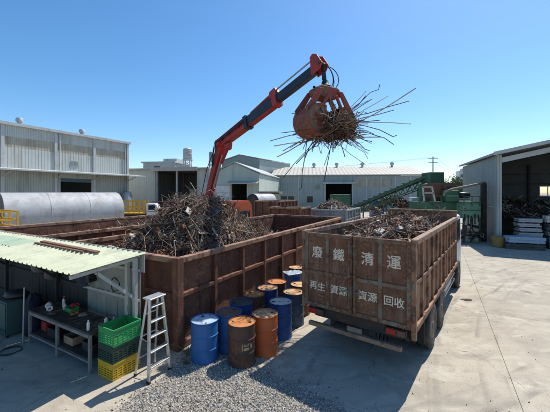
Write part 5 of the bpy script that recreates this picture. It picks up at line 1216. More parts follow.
MB().bx(0.2, L - 0.2, 19.8, 20, 0, ev).obj('back_wall', Mt['clad_dark'], mh)
MB().prism([(-0.25, -0.3, ev + 0.0), (hwL, -0.3, pk + 0.04), (L + 0.25, -0.3, ev + 0.0), (L + 0.25, -0.3, ev + 0.14), (hwL, -0.3, pk + 0.2), (-0.25, -0.3, ev + 0.14)], (0, 20.5, 0)).obj('roof', Mt['roof_grey'], mh)
MB().prism([(dx0 - 0.4, 0, 5.1), (dx0 - 0.4, -1.3, 4.8), (dx0 - 0.4, -1.3, 4.95), (dx0 - 0.4, 0, 5.3)], (dx1 - dx0 + 2.2, 0, 0)).obj('door_canopy', Mt['roof_cream'], mh)
for x in (dx0 - 0.1, dx1 + 0.1): MB().bx(x - 0.1, x + 0.1, -0.1, -0.003, 0, 4.8).obj('door_jamb', Mt['trim'], mh)
MB().bx(dx0 - 2.4, dx0 - 0.25, -0.16, -0.006, 0.2, 4.6).obj('sliding_door', Mt['white_paint'], mh)
for q in range(3): MB().bx(dx0 - 2.35, dx0 - 0.3, -0.2, -0.163, 0.9 + q * 1.3, 0.98 + q * 1.3).obj('door_rib', Mt['trim'], mh)
# 3 dark gabled hall further back
dk, L = hall('grey_gable_hall', 'large dark grey-green gabled hall rising behind the mint hall', (-11.9, 67), (-3.3, 62))
gable(0, L, 0, 0.3, 0, 10.5, 11.6).obj('gable_wall', Mt['clad_dark'], dk)
MB().bx(L - 0.3, L, 0.303, 14, 0, 10.5).obj('side_wall', Mt['clad_cool'], dk); MB().bx(0, 0.3, 0.303, 14, 0, 10.5).obj('side_wall', Mt['clad_dark'], dk)
gable(0.3, L - 0.3, 13.7, 14, 0, 10.4, 11.5).obj('back_wall', Mt['clad_dark'], dk)
MB().prism([(-0.2, -0.2, 10.5), (L / 2, -0.2, 11.62), (L + 0.2, -0.2, 10.5), (L + 0.2, -0.2, 10.62), (L / 2, -0.2, 11.75), (-0.2, -0.2, 10.62)], (0, 14.4, 0)).obj('roof', Mt['clad_dark'], dk)
# 4 long central warehouse
ch_, L = hall('central_warehouse', 'long blue-grey warehouse with cream roof and four roof vents across the back', (-0.5, 62), (29.3, 58.6))
e4 = 6.95
def cx4(px):  # position along the facade seen at a picture column
    a = Vector((-0.5, 62)); d = (Vector((29.3, 58.6)) - a).normalized(); k = (px - 275) / 300.0
    return (k * a.y - a.x) / (d.x - k * d.y)
d0, d1_ = cx4(325), cx4(352.5)
nbay = 8; xs = [L * i / nbay for i in range(nbay + 1)]
def wseg(x0, x1, z0, z1, m): MB().bx(x0, x1, 0, 0.2, z0, z1).obj('wall_panel', m, ch_)
for x0, x1 in [(0, d0 / 2), (d0 / 2, d0)] + [(d1_ + (L - d1_) * i / 5, d1_ + (L - d1_) * (i + 1) / 5) for i in range(5)]:
    wseg(x0 + 0.03, x1 - 0.03, 0, 4.6, Mt['clad_cool']); wseg(x0 + 0.03, x1 - 0.03, 4.603, e4, Mt['clad_cool'])
    MB().bx(x1 - 0.1, x1 + 0.1, -0.06, -0.003, 0, e4 - 0.1).obj('pilaster', Mt['trim'], ch_)
wseg(d0, d1_, 5.3, e4, Mt['clad_cool'])
MB().bx(d1_ + 0.3, cx4(392), -0.05, -0.003, 4.7, 6.2).obj('strip_window', Mt['fibre'], ch_)
MB().bx(d0 - 0.5, d1_ + 0.5, -1.6, -0.003, 5.3, 5.55).obj('door_canopy', Mt['trim'], ch_)
for x in (d0, d1_): MB().bx(x - 0.15, x + 0.15, -0.15, -0.006, 0, 5.28).obj('door_jamb', Mt['trim'], ch_)
MB().bx(0, 0.2, 0.203, 20, 0, e4).obj('end_wall', Mt['clad_cool'], ch_); MB().bx(L - 0.2, L, 0.203, 20, 0, e4).obj('end_wall', Mt['clad_cool'], ch_)
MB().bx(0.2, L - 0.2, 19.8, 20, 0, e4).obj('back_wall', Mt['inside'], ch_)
MB().prism([(-0.3, -0.5, e4), (-0.3, 10, e4 + 2.45), (-0.3, 20.5, e4), (-0.3, 20.5, e4 + 0.15), (-0.3, 10, e4 + 2.62), (-0.3, -0.5, e4 + 0.18)], (L + 0.6, 0, 0)).obj('roof', Mt['roof_cream'], ch_)
for px in (308, 331, 357, 387): cyl_vent(ch_, cx4(px) * 1.13 + 0.4, 9.2, e4 + 2.45, 0.42, 1.05)
for px, py in ((284, 198), (291, 198), (310, 198)):
    x = cx4(px); wf = MB().bx(x - 0.7, x + 0.7, -0.07, -0.003, 1.4, 2.9).obj('window', Mt['trim'], ch_); MB().bx(x - 0.6, x + 0.6, -0.09, -0.073, 1.5, 2.8).obj('pane', Mt['glass'], wf)
MB().bx(cx4(277), cx4(280), -0.25, -0.003, 4.2, 5.4).obj('fan_housing', Mt['clad_dark'], ch_)
MB().bx(cx4(316), cx4(319), -0.25, -0.003, 4.2, 5.0).obj('lamp_box', Mt['clad_dark'], ch_)

# 5 hangar on the right
hg, L = hall('hangar', 'open-fronted grey metal hangar at the right edge', (15.3, 20.66), (34.06, 13.72))
dep, ev, pk = 9.6, 6.15, 8.35
bays = 6
for i in range(bays):
    y0, y1 = 0.12 + (dep - 0.12) * i / bays, 0.12 + (dep - 0.12) * (i + 1) / bays
    MB().bx(-0.06, 0.06, y0 + 0.01, y1 - 0.01, 2.6, ev - 0.003).obj('side_panel', mat('hangar_cladding', (0.29, 0.325, 0.29), (0.24, 0.27, 0.245), 0.6, 0.55, coord='Object', streak=(0.23, 0.25, 0.25), streak_amt=0.3, rib=('Y', 0.25, 0.05), bump=0.05) if i == 0 else bpy.data.materials['hangar_cladding'], hg)
    MB().bx(-0.08, 0.06, y0 + 0.01, y1 - 0.01, 0, 2.59).obj('side_panel', bpy.data.materials['hangar_cladding'], hg)
MB().bx(-0.11, 0.11, 0.0, dep, 2.56, 2.63).obj('side_rail', Mt['trim'], hg)
MB().bx(-0.12, 0.22, -0.18, 0.115, 0, ev + 0.05).obj('corner_column', Mt['clad_shade'], hg, 0.01)
MB().bx(L - 0.25, L + 0.12, -0.18, 0.115, 0, ev).obj('corner_column', Mt['trim'], hg, 0.01)
MB().bx(L - 0.06, L + 0.06, 0.12, dep, 0, ev).obj('side_wall', Mt['clad_shade'], hg)
wx0, wx1, wz0, wz1 = 6.0, 8.4, 3.25, 4.2
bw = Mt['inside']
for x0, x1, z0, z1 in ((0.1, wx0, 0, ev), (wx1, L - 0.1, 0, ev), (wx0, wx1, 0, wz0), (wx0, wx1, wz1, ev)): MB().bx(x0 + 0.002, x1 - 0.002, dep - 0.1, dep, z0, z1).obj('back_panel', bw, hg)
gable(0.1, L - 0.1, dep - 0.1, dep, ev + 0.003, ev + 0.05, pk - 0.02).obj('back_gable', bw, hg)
gm = bpy.data.materials.new('clear_pane'); gm.use_nodes = True
gm.node_tree.nodes['Principled BSDF'].inputs['Transmission Weight'].default_value = 1.0; gm.node_tree.nodes['Principled BSDF'].inputs['Roughness'].default_value = 0.25; gm.node_tree.nodes['Principled BSDF'].inputs['IOR'].default_value = 1.02; gm.node_tree.nodes['Principled BSDF'].inputs['Base Color'].default_value = (0.95, 0.93, 0.85, 1)
wfr = MB()
for z in (wz0 + 0.03, wz1 - 0.03): wfr.bx(wx0, wx1, dep - 0.14, dep - 0.103, z - 0.04, z + 0.04)
wfo = wfr.obj('window', Mt['trim'], hg)
for k in range(4):
    x = wx0 + (wx1 - wx0) * k / 4; MB().bx(x + 0.04, x + (wx1 - wx0) / 4 - 0.04, dep - 0.07, dep - 0.06, wz0 + 0.06, wz1 - 0.06).obj('pane', gm, wfo); MB().bx(x - 0.03, x + 0.03, dep - 0.145, dep - 0.104, wz0 + 0.07, wz1 - 0.07).obj('mullion', Mt['trim'], wfo)
MB().prism([(-0.35, -0.7, ev + 0.02), (L / 2, -0.7, pk), (L + 0.35, -0.7, ev + 0.02), (L + 0.35, -0.7, ev + 0.16), (L / 2, -0.7, pk + 0.14), (-0.35, -0.7, ev + 0.16)], (0, dep + 1.0, 0)).obj('roof', Mt['roof_grey'], hg)
for x0, x1, z0, z1 in ((-0.4, L / 2, ev, pk), (L / 2, L + 0.4, pk, ev)):
    MB().prism([(x0, -0.76, z0 - 0.04), (x1, -0.76, z1 - 0.04), (x1, -0.76, z1 + 0.2), (x0, -0.76, z0 + 0.2)], (0, 0.055, 0)).obj('fascia', Mt['trim'], hg)
    MB().beam((x0 + 0.5 if x0 < 0 else x0, 0.0, z0 - 0.35), (x1 if x0 < 0 else x1 - 0.5, 0.0, z1 - 0.35), 0.2, 0.34).obj('portal_beam', Mt['trim'], hg)
for y in (3.2, 6.4):
    for x0, x1, z0, z1 in ((0.2, L / 2, ev, pk), (L / 2, L - 0.2, pk, ev)): MB().beam((x0, y, z0 - 0.25), (x1, y, z1 - 0.25), 0.18, 0.35).obj('portal_beam', Mt['chassis'], hg)
    MB().bx(0.07, 0.35, y - 0.1, y + 0.1, 0, ev - 0.1).obj('inner_column', Mt['chassis'], hg)
for x in (2.5, 5.2, 9.0): MB().bx(x - 0.1, x + 0.1, dep - 0.35, dep - 0.105, 0, ev).obj('inner_column', Mt['chassis'], hg)
for z in (4.4, 5.3): MB().bx(0.1, L - 0.1, dep - 0.2, dep - 0.106, z - 0.05, z + 0.05).obj('girt', Mt['chassis'], hg)
HM = Matrix.Translation(hg.location) @ Matrix.Rotation(hg.rotation_euler.z, 4, 'Z'); HRZ = hg.rotation_euler.z
def HW(x, y, z=0.0): return HM @ Vector((x, y, z))
Mt['b_pale'] = mat('pale_profile_steel', (0.40, 0.41, 0.42), (0.30, 0.31, 0.32), 4, 0.5, 0.2, bump=0.1)
Mt['b_blue'] = mat('pale_blue_profile_steel', (0.34, 0.43, 0.52), (0.28, 0.36, 0.45), 4, 0.45, 0.2, bump=0.1)
Mt['b_dark'] = mat('dark_profile_steel', (0.09, 0.085, 0.08), (0.05, 0.048, 0.045), 4, 0.7, bump=0.2)
rb = random.Random(31)
def bundle(label, x0, x1, y0, y1, z0, z1, m, nbars=5, grp='steel bundles at the hangar mouth'):
    t = thing('steel_bundle', label, 'bundle', HW((x0 + x1) / 2, (y0 + y1) / 2, z0), HRZ, grp)
    if z0 > 0.02:
        for xx in (-0.32, 0.32): MB().bx(xx * (x1 - x0) - 0.04, xx * (x1 - x0) + 0.04, (y0 - y1) / 2, (y1 - y0) / 2, -0.06 if z0 < 0.5 or z0 > 0.72 else -0.03, 0.0).obj('dunnage', Mt['plank'], t)
    w = (y1 - y0) / nbars; lx = (x1 - x0) / 2
    for r_ in range(2):
        h = (z1 - z0) / 2
        for k in range(nbars):
            j = rb.uniform(-0.06, 0.06)
            MB().bx(-lx + j, lx + j, y0 - (y0 + y1) / 2 + w * k + 0.008, y0 - (y0 + y1) / 2 + w * (k + 1) - 0.008, r_ * h + 0.004, (r_ + 1) * h - 0.004).obj('bar', m, t, 0.006)
bundle('dark steel bundle on the ground under the pale blue bundle', 0.10, 2.12, -1.5, -0.55, 0.0, 0.36, Mt['b_dark'])
bundle('long pale blue steel bundle lying in front of the hangar', 0.15, 2.05, -1.5, -0.6, 0.42, 0.80, Mt['b_blue'])
bundle('dark steel bundle below the stack of four pale bundles', 1.0, 2.45, -0.45, 0.5, 0.0, 0.70, Mt['b_dark'])
for k, lb in enumerate(('lowest of the four pale steel bundles in the hangar stack', 'second from bottom of the four pale steel bundles', 'third from bottom of the four pale steel bundles', 'topmost of the four pale steel bundles')):
    bundle(lb, 1.08 + 0.05 * (k % 2), 2.38 - 0.06 * (k % 3), -0.4, 0.45, 0.735 + 0.305 * k, 0.965 + 0.305 * k, Mt['b_pale'])
bundle('grey steel bundle low at the right frame edge in the hangar', 2.60, 5.2, -0.7, 0.3, 0.0, 0.75, Mt['b_dark'])
bundle('pale steel bundle on the grey bundle at the right frame edge', 2.65, 5.1, -0.6, 0.25, 0.815, 1.10, Mt['b_pale'])
bundle('dark flat bundle at mid height at the right frame edge', 2.58, 5.2, -0.5, 0.3, 1.165, 1.6, Mt['b_dark'])
bundle('pale sheet stack highest at the right frame edge', 2.6, 4.4, -0.4, 0.3, 1.665, 2.1, Mt['s_pale'])
def hH(u, v): return max(0.1, 1.6 + 0.8 * noise.noise((u * 0.7, v * 0.7, 4)) + 0.12 * v)
heap(HW(0, 0), HRZ, hH, (0.5, 12), (1.2, 8.5), 1500, 'scrap_heap', 'dark jumble of scrap machinery inside the hangar', 41, (20, 14, 34, 6, 4, 5), smin=0.4, smax=1.8, rmin=0.02, rmax=0.07, plates=0.3, grid=0.3)
tub = MB().lathe([(0.30, 0), (0.34, 0.03), (0.40, 0.62), (0.43, 0.66), (0.40, 0.68), (0.37, 0.62), (0.31, 0.06), (0, 0.06)], 20).obj('plastic_tub', mat('tan_tub_plastic', (0.40, 0.27, 0.09), (0.32, 0.21, 0.07), 3, 0.6, bump=0.1), loc=(gx(497.5, 20.1), 20.05, 0), smooth=40)
tag(tub, 'tan plastic tub at the foot of the hangar corner column', 'tub')

# ------------------------------------------------------------------ green shredder plant
GBASE = Vector((gx(448, 23), 23.6, 0))
gm_ = thing('shredder', 'green scrap shredder with brown hopper beside the hangar', 'shredder', GBASE)
def pb(px0, px1, py0, py1, D, th, mb=None):
    mb = mb or MB(); b_ = MB().bx(gx(px0, D), gx(px1, D), D, D + th, gz(py1, D), gz(py0, D))
    mb.add([Vector(v) - GBASE for v in b_.v], b_.f); return mb
pb(424, 459, 202, 212, 22.6, 2.6).obj('shredder_body', Mt['green_mach'], gm_, 0.03)
pb(422, 461, 212.2, 216, 22.5, 2.8).obj('body_flange', Mt['green_lite'], gm_, 0.02)
hp = MB(); D = 23.0
tp_ = [(gx(431, D), D + 0.0), (gx(457, D), D + 0.0), (gx(457, D), D + 2.2), (gx(431, D), D + 2.2)]; bt_ = [(gx(436, D), D + 0.5), (gx(451, D), D + 0.5), (gx(451, D), D + 1.7), (gx(436, D), D + 1.7)]
hp.add([Vector((x, y, gz(184, D))) - GBASE for x, y in tp_] + [Vector((x, y, gz(201.6, D))) - GBASE for x, y in bt_], [(0, 1, 5, 4), (1, 2, 6, 5), (2, 3, 7, 6), (3, 0, 4, 7)])
ho = hp.obj('hopper', Mt['hopper_brown'], gm_); sm = ho.modifiers.new('thick', 'SOLIDIFY'); sm.thickness = 0.04
pb(430.5, 457.5, 183, 184.6, 22.95, 0.1).obj('hopper_rim', Mt['hopper_brown'], gm_)
pb(446, 459.5, 190, 201.8, 22.4, 0.8).obj('drive_housing', Mt['green_mach'], gm_, 0.05)
pb(447, 458.5, 195.3, 196.4, 22.33, 0.06).obj('housing_band', Mt['green_lite'], gm_)
mo = Vector((gx(459.8, 22.8), 22.9, gz(195, 22.8))) - GBASE
MB().tube([mo, mo + Vector((0.75, 0, 0))], 0.22, 16).obj('motor', Mt['darkboom'], gm_, 0.02, smooth=50)
pb(459, 470, 198.6, 199.6, 22.5, 0.8).obj('motor_plate', Mt['chassis'], gm_)
cbx = pb(463, 481, 203, 218, 21.8, 1.0).obj('control_box', Mt['green_lite'], gm_, 0.02)
pb(462.5, 481.5, 202.0, 202.9, 21.75, 1.1).obj('box_lid', Mt['green_mach'], cbx)
pb(463.2, 480.8, 210.0, 210.7, 21.74, 0.05).obj('box_band', Mt['green_mach'], cbx)
for px in (464, 471.5, 480): 
    for dd in (0.05, 0.85): p = Vector((gx(px, 21.8), 21.8 + dd, 0)) - GBASE; MB().beam(p, p + Vector((0, 0, gz(218.1, 21.8))), 0.09, 0.09).obj('leg', Mt['green_mach'], gm_)
for px in (424.5, 436, 447, 458):
    for dd in (0.1, 2.5): p = Vector((gx(px, 22.6), 22.6 + dd, 0)) - GBASE; MB().beam(p, p + Vector((0, 0, gz(216.1, 22.6))), 0.14, 0.14).obj('leg', Mt['green_mach'], gm_)
pb(430.6, 444.5, 172, 183, 25.2, 1.6).obj('head_box', Mt['green_mach'], gm_, 0.03)
for px in (431, 444):
    for dd in (0.05, 1.5): p = Vector((gx(px, 25.2), 25.2 + dd, 0)) - GBASE; MB().beam(p, p + Vector((0, 0, gz(183, 25.2))), 0.14, 0.14).obj('tower_leg', Mt['green_mach'], gm_)
p = Vector((gx(420.5, 23.5), 23.5, 0)) - GBASE; MB().beam(p, p + Vector((0, 0, gz(184, 23.5))), 0.2, 0.2).obj('column', Mt['green_mach'], gm_)
lf = MB()
for a, b_ in (((424, 201), (422.8, 187)), ((435, 201), (432, 187)), ((422.8, 187), (432, 187)), ((423.5, 193), (433.6, 193))):
    D = 22.2; lf.beam(Vector((gx(a[0], D), D, gz(a[1], D))) - GBASE, Vector((gx(b_[0], D), D, gz(b_[1], D))) - GBASE, 0.09, 0.09)
lf.obj('guard_frame', Mt['s_pale'], gm_)
D = 21.9; dp = [Vector((gx(x, D), D + q, gz(y, D))) - GBASE for x, y, q in ((446, 196, 0.3), (447, 191.5, 0.2), (454, 189, 0.2), (470, 186, 0.2), (487, 182.3, 0.2))]
MB().tube(dp, 0.085, 10).obj('exhaust_duct', Mt['s_grey'], gm_, smooth=60)
p = Vector((gx(485.5, 21.9), 22.1, 0)) - GBASE; MB().beam(p, p + Vector((0, 0, gz(182.5, 21.9))), 0.28, 0.28).obj('duct_post', Mt['chassis'], gm_)
for k in range(26):
    a = Vector((gx(rb.uniform(426, 479), 22.4), 22.6 + rb.uniform(0, 2), rb.uniform(0.1, 1.9))); q = a + Vector((rb.uniform(-1, 1), rb.uniform(-0.4, 0.4), rb.uniform(-0.5, 0.6))); q.z = max(0.1, q.z)
    MB().tube([a - GBASE, q - GBASE], rb.uniform(0.03, 0.09), 6).obj('pipe', Mt['chassis'], gm_, smooth=50)
for px, py, D_ in ((425, 199, 22.45), (433, 199, 22.45), (441, 199, 22.45), (446, 188, 22.3), (459, 188, 22.3), (464, 199.5, 21.7), (472, 199.5, 21.7), (480, 199.5, 21.7)):
    q = Vector((gx(px, D_), D_, gz(py, D_))) - GBASE; MB().beam(q - Vector((0, 0, 0.45)), q + Vector((0, 0, 0.25)), 0.05, 0.05).obj('rail_post', Mt['green_mach'], gm_)
for (pa, pb_, py, D_) in ((425, 441, 196, 22.45), (464, 480, 196.5, 21.7), (446, 459, 185.2, 22.3)):
    MB().beam(Vector((gx(pa, D_), D_, gz(py, D_))) - GBASE, Vector((gx(pb_, D_), D_, gz(py, D_))) - GBASE, 0.05, 0.05).obj('hand_rail', Mt['green_mach'], gm_)
for k in range(5):
    q = Vector((gx(465 + 3.4 * k, 21.7), 21.72, gz(214 + (k % 3), 21.7))) - GBASE; MB().beam(q, q + Vector((0.0, 0.0, -0.5 - 0.25 * (k % 2))), 0.07, 0.05).obj('chute_strip', Mt['chassis'], gm_)
MB().bx(-1.6, 0.9, -0.6, 1.2, 0.02, 1.0).obj('engine_block', Mt['chassis'], gm_, 0.05)
heap((gx(470, 21.3), 21.0, 0), 0, lambda u, v: 0.75 - 0.18 * u * u - 0.5 * (v - 0.4) ** 2 + 0.25 * noise.noise((u * 2, v * 2, 3)), (-1.3, 0.9), (0, 0.8), 260, 'scrap_heap', 'dark clutter of cables and parts at the foot of the shredder', 71, (16, 12, 40, 8, 4, 3), smin=0.2, smax=0.8, rmin=0.012, rmax=0.04, plates=0.25, grid=0.12)
# inclined conveyor
CA, CB = Vector((gx(351, 33), 33, gz(209.5, 33))), Vector((gx(433, 26), 26.0, gz(175.5, 26)))
CBASE = Vector((CA.x, CA.y, 0))
cv = thing('conveyor', 'long green inclined belt conveyor rising to the shredder', 'conveyor', CBASE)
dv = (CB - CA).normalized(); Lc = (CB - CA).length; sv = dv.cross(Vector((0, 0, 1))).normalized(); tv = sv.cross(dv)
def cvp(f, side, up): return CA - CBASE + dv * (Lc * f) + sv * side + tv * up
MB().beam(cvp(0, 0, 0.1), cvp(1, 0, 0.1), 0.75, 0.05, up=tv).obj('belt', Mt['black'], cv)
for sd_ in (-0.45, 0.45):
    MB().beam(cvp(0, sd_, 0.12), cvp(1, sd_, 0.12), 0.06, 0.16, up=tv).obj('belt_guard', Mt['dark'] if sd_ < 0 else Mt['green_mach'], cv)
    MB().beam(cvp(0, sd_, 0.0), cvp(1, sd_, 0.0), 0.07, 0.08, up=tv).obj('top_chord', Mt['green_mach'], cv)
    MB().beam(cvp(0.02, sd_, -0.62), cvp(0.98, sd_, -0.62), 0.07, 0.09, up=tv).obj('bottom_chord', Mt['green_mach'], cv)
    nn = 12
    for k in range(nn + 1):
        MB().beam(cvp(0.02 + 0.96 * k / nn, sd_, -0.6), cvp(0.02 + 0.96 * k / nn, sd_, 0), 0.05, 0.05, up=(0, 1, 0)).obj('web_post', Mt['green_mach'], cv)
        if k < nn: MB().beam(cvp(0.02 + 0.96 * k / nn, sd_, -0.6), cvp(0.02 + 0.96 * (k + 1) / nn, sd_, 0), 0.045, 0.045, up=(0, 1, 0)).obj('web_brace', Mt['green_mach'], cv)
for k in range(14): MB().tube([cvp(0.03 + 0.07 * k, -0.52, 0.28), cvp(0.03 + 0.07 * k, 0.52, 0.28)], 0.05, 8).obj('roller', Mt['chassis'], cv, smooth=50)
for f in (0.12, 0.5, 0.85):
    for sd_ in (-0.45, 0.45): q = cvp(f, sd_, -0.62); MB().beam((q.x, q.y, 0), q, 0.12, 0.12).obj('support_leg', Mt['green_mach'], cv)
# pale cabinet and yellow skip near the conveyor
wc = thing('pale_cabinet', 'pale ribbed metal cabinet under the conveyor head', 'cabinet', (gx(415, 25.5), 25.6, 0))
MB().bx(-0.36, 0.36, -0.3, 0.3, 0, gz(197.2, 25.5)).obj('cabinet_body', Mt['white_paint'], wc, 0.02)
for k in range(4): MB().bx(-0.3 + 0.18 * k - 0.02, -0.3 + 0.18 * k + 0.02, -0.33, -0.303, 0.1, 3.0).obj('rib', Mt['trim'], wc)

# ------------------------------------------------------------------ things in the middle and back yard
silver = thing('silver_pipe', 'huge silver steel pipe section lying behind the left pen', 'pipe', (-18.7, 26.7, 0), math.atan2(7.4, 5.6) - R(90))
PRr = 1.79; PLn = 8.8
for k in range(3):
    y0 = -PLn / 2 + PLn * k / 3; y1 = y0 + PLn / 3
    MB().lathe([(PRr, y0 + 0.012), (PRr, y1 - 0.012), (PRr - 0.02, y1), (PRr - 0.08, y1), (PRr - 0.08, y0), (PRr - 0.02, y0)], 48, (0, 0, PRr + 0.02), 'Y', close=True).obj('pipe_section', Mt['tank'], silver, smooth=35)
    if k: MB().lathe([(PRr - 0.015, y0 - 0.04), (PRr + 0.018, y0 - 0.02), (PRr + 0.018, y0 + 0.02), (PRr - 0.015, y0 + 0.04)], 48, (0, 0, PRr + 0.02), 'Y', close=True).obj('weld_band', Mt['tank'], silver, smooth=35)
for y in (-3.2, 3.2):
    for s in (-1, 1): MB().prism([(s * 0.5, y - 0.15, 0), (s * 1.5, y - 0.15, 0), (s * 1.35, y - 0.15, 0.55), (s * 1.22, y - 0.15, 0.55)], (0, 0.3, 0)).obj('cradle', Mt['plank'], silver)
def yellow_rack(label, loc, w, d, h, rz, z0=0.15):
    t = thing('yellow_rack', label, 'rack', loc, rz)
    for x in (-w / 2, 0, w / 2):
        for y in (-d / 2, d / 2): MB().beam((x, y, 0), (x, y, h), 0.09, 0.09).obj('upright', Mt['yellow'], t)
    for z in (h, h * 0.8, h * 0.62, h * 0.2):
        for y in (-d / 2, d / 2): MB().beam((-w / 2, y, z), (w / 2, y, z), 0.07, 0.11).obj('cross_bar', Mt['yellow'], t)
        for x in (-w / 2, w / 2): MB().beam((x, -d / 2, z), (x, d / 2, z), 0.07, 0.11).obj('cross_bar', Mt['yellow'], t)
    return t
yellow_rack('yellow steel rack at the left edge behind the pen', (-17.2, 18.6, 0), 2.2, 1.2, 2.45, -TH)
# stake truck with a yellow cage body
st_ = thing('stake_truck', 'small white truck with yellow caged bed in front of the left warehouse', 'truck', (gx(136, 39), 39, 0), R(8))
MB().bx(-1.9, 3.0, -0.75, 0.75, 0.55, 0.8).obj('chassis', Mt['chassis'], st_)
MB().bx(-1.9, 1.35, -0.85, 0.85, 0.83, 0.98).obj('bed', Mt['yellow'], st_)
for y in (-0.83, 0.83):
    for k in range(6): x = -1.85 + 3.15 * k / 5; MB().bx(x - 0.05, x + 0.05, y - 0.03, y + 0.03, 0.983, 2.5).obj('stake', Mt['yellow'], st_)
    for z in (1.25, 1.75, 2.45): MB().bx(-1.9, 1.35, y - 0.06, y - 0.032, z - 0.09, z + 0.09).obj('side_rail', Mt['yellow'], st_)
cb = MB().prism([(1.45, -0.82, 0.6), (3.0, -0.82, 0.6), (3.05, -0.82, 1.25), (2.75, -0.82, 2.0), (2.5, -0.82, 2.15), (1.45, -0.82, 2.15)], (0, 1.64, 0)).obj('cab', Mt['white_paint'], st_, 0.05)
MB().bx(1.75, 2.6, -0.835, -0.823, 1.35, 1.95).obj('side_window', Mt['glass'], cb)
for x in (-1.1, 2.3):
    for y in (-0.7, 0.7):
        w_ = MB().lathe([(0.16, -0.1), (0.33, -0.1), (0.36, -0.06), (0.36, 0.06), (0.33, 0.1), (0.16, 0.1)], 20, axis='Y', close=True).obj('wheel', Mt['tyre'], st_, smooth=40, loc=(x, y, 0.36)); MB().lathe([(0.17, -0.08), (0.08, -0.05), (0.0, -0.05)], 14, axis='Y').obj('rim', Mt['rim'], w_)
# roll-off bins beyond the pen
pen('roll_off_bin', 'small rusty ribbed bin beyond the crane lorry', (gx(276, 30), 30, 0), 2.5, 5.0, 2.75, 6, 3, Mt['pen'], Mt['pen_rim'], mid=0.5)
rt_ = thing('round_tank', 'dark round-ended tank with pale top beside the small rusty bin', 'tank', (gx(252, 34), 34, 0), R(-40))
MB().lathe([(0.0, -0.05), (0.8, -0.05), (1.0, 0.06), (1.0, 0.12)], 24, (0, 0, 2.45), 'Y').obj('tank_end', Mt['chassis'], rt_, smooth=40)
MB().lathe([(1.0, 0.123), (1.0, 3.2), (0.8, 3.35), (0, 3.35)], 24, (0, 0, 2.45), 'Y').obj('tank_shell', Mt['tank'], rt_, smooth=40)
for y in (0.5, 2.8): MB().bx(-0.7, 0.7, y - 0.15, y + 0.15, 0, 1.75).obj('stand', Mt['chassis'], rt_)
pen('open_bin', 'low brown open bin between the long pen and the grey bin', (gx(300, 24.6), 24.6, 0), 2.9, 2.2, 2.35, 2, 3, Mt['pen'], Mt['pen_rim'])
Mt['greybin'] = mat('grey_bin_paint', (0.24, 0.27, 0.29), (0.18, 0.205, 0.225), 1.5, 0.6, rust=RUST, rust_amt=0.3, rust_scale=1.6)
Mt['greyrim'] = mat('grey_bin_rim', (0.33, 0.35, 0.36), (0.26, 0.275, 0.285), 2, 0.6, rust=RUST, rust_amt=0.3, rust_scale=2)
GB = (gx(346, 26), 26, 0)
pen('grey_bin', 'grey-blue steel bin piled with pale scrap beyond the long pen', GB, 3.6, 5.0, 2.1, 5, 3, Mt['greybin'], Mt['greyrim'])
heap(GB, -TH, lambda u, v: 1.75 + 1.0 * math.exp(-((u + 1.9) / 1.4) ** 2 - ((v - 2.2) / 1.9) ** 2) + 0.12 * noise.noise((u * 2, v * 2, 1)), (-3.45, -0.15), (0.15, 4.85), 900, 'scrap_heap', 'pale scrap piled in the grey-blue bin', 51, (12, 18, 8, 26, 10, 26), smin=0.3, smax=1.0, rmin=0.015, rmax=0.04, plates=0.4)
gc = thing('green_container', 'green closed container standing before the central warehouse door', 'container', (gx(341.5, 50), 50, 0))
MB().bx(-1.5, 1.5, 0, 2.4, 0.1, 3.25).obj('container_body', Mt['green_mach'], gc, 0.04)
for k in range(6): MB().bx(-1.4 + 0.54 * k, -1.3 + 0.54 * k, -0.07, -0.003, 0.2, 3.2).obj('rib', Mt['green_mach'], gc)
for x in (-1.3, 1.3): MB().bx(x - 0.12, x + 0.12, 0.1, 2.3, 0, 0.097).obj('skid', Mt['chassis'], gc)
heap((gx(369, 34), 34, 0), 0, lambda u, v: 1.9 - 0.05 * u * u - 0.12 * (v - 1.2) ** 2 + 0.2 * noise.noise((u, v, 6)), (-3.4, 1.6), (0, 3), 700, 'scrap_heap', 'low pale scrap bank behind the lorry, below the conveyor', 61, (16, 18, 8, 26, 10, 22), smin=0.3, smax=1.2, rmin=0.02, rmax=0.05, plates=0.4)
heap((gx(398, 38), 38, 0), 0, lambda u, v: 2.9 - 0.22 * u * u - 0.3 * (v - 1.2) ** 2 + 0.5 * noise.noise((u * 1.3, v, 16)), (-2.2, 2.4), (0, 3), 600, 'scrap_heap', 'dark pile of old machinery beneath the conveyor', 62, (20, 18, 40, 8, 4, 3), smin=0.4, smax=1.4, rmin=0.03, rmax=0.08, plates=0.4)
bl = thing('blue_container', 'small blue container below the conveyor', 'container', (gx(378.5, 42), 42, 0))
MB().bx(-0.8, 0.8, 0, 1.6, 0.08, 2.5).obj('container_body', Mt['blue'], bl, 0.04)
for k in range(4): MB().bx(-0.75 + 0.47 * k, -0.66 + 0.47 * k, -0.06, -0.003, 0.15, 2.45).obj('rib', Mt['blue'], bl)
MB().bx(-0.7, 0.7, 0.1, 1.5, 0, 0.078).obj('skid', Mt['chassis'], bl)
# small site hut with pale roof by the mint hall
ht = thing('site_hut', 'small blue-grey hut with pale sloping roof right of the mint hall', 'hut', (gx(270, 44), 44, 0))
MB().bx(-1.5, 1.5, 0, 2.5, 0, 3.3).obj('hut_wall', Mt['clad_cool'], ht)
MB().prism([(-1.9, -0.5, 3.75), (-1.9, 2.8, 3.45), (-1.9, 2.8, 3.33), (-1.9, -0.5, 3.62)], (3.8, 0, 0)).obj('hut_roof', Mt['roof_cream'], ht)
MB().bx(-0.9, 0.2, -0.05, -0.003, 1.3, 2.5).obj('window', Mt['glass'], ht)
MB().bx(0.6, 1.3, -0.05, -0.003, 0, 2.3).obj('door', Mt['blue'], ht)
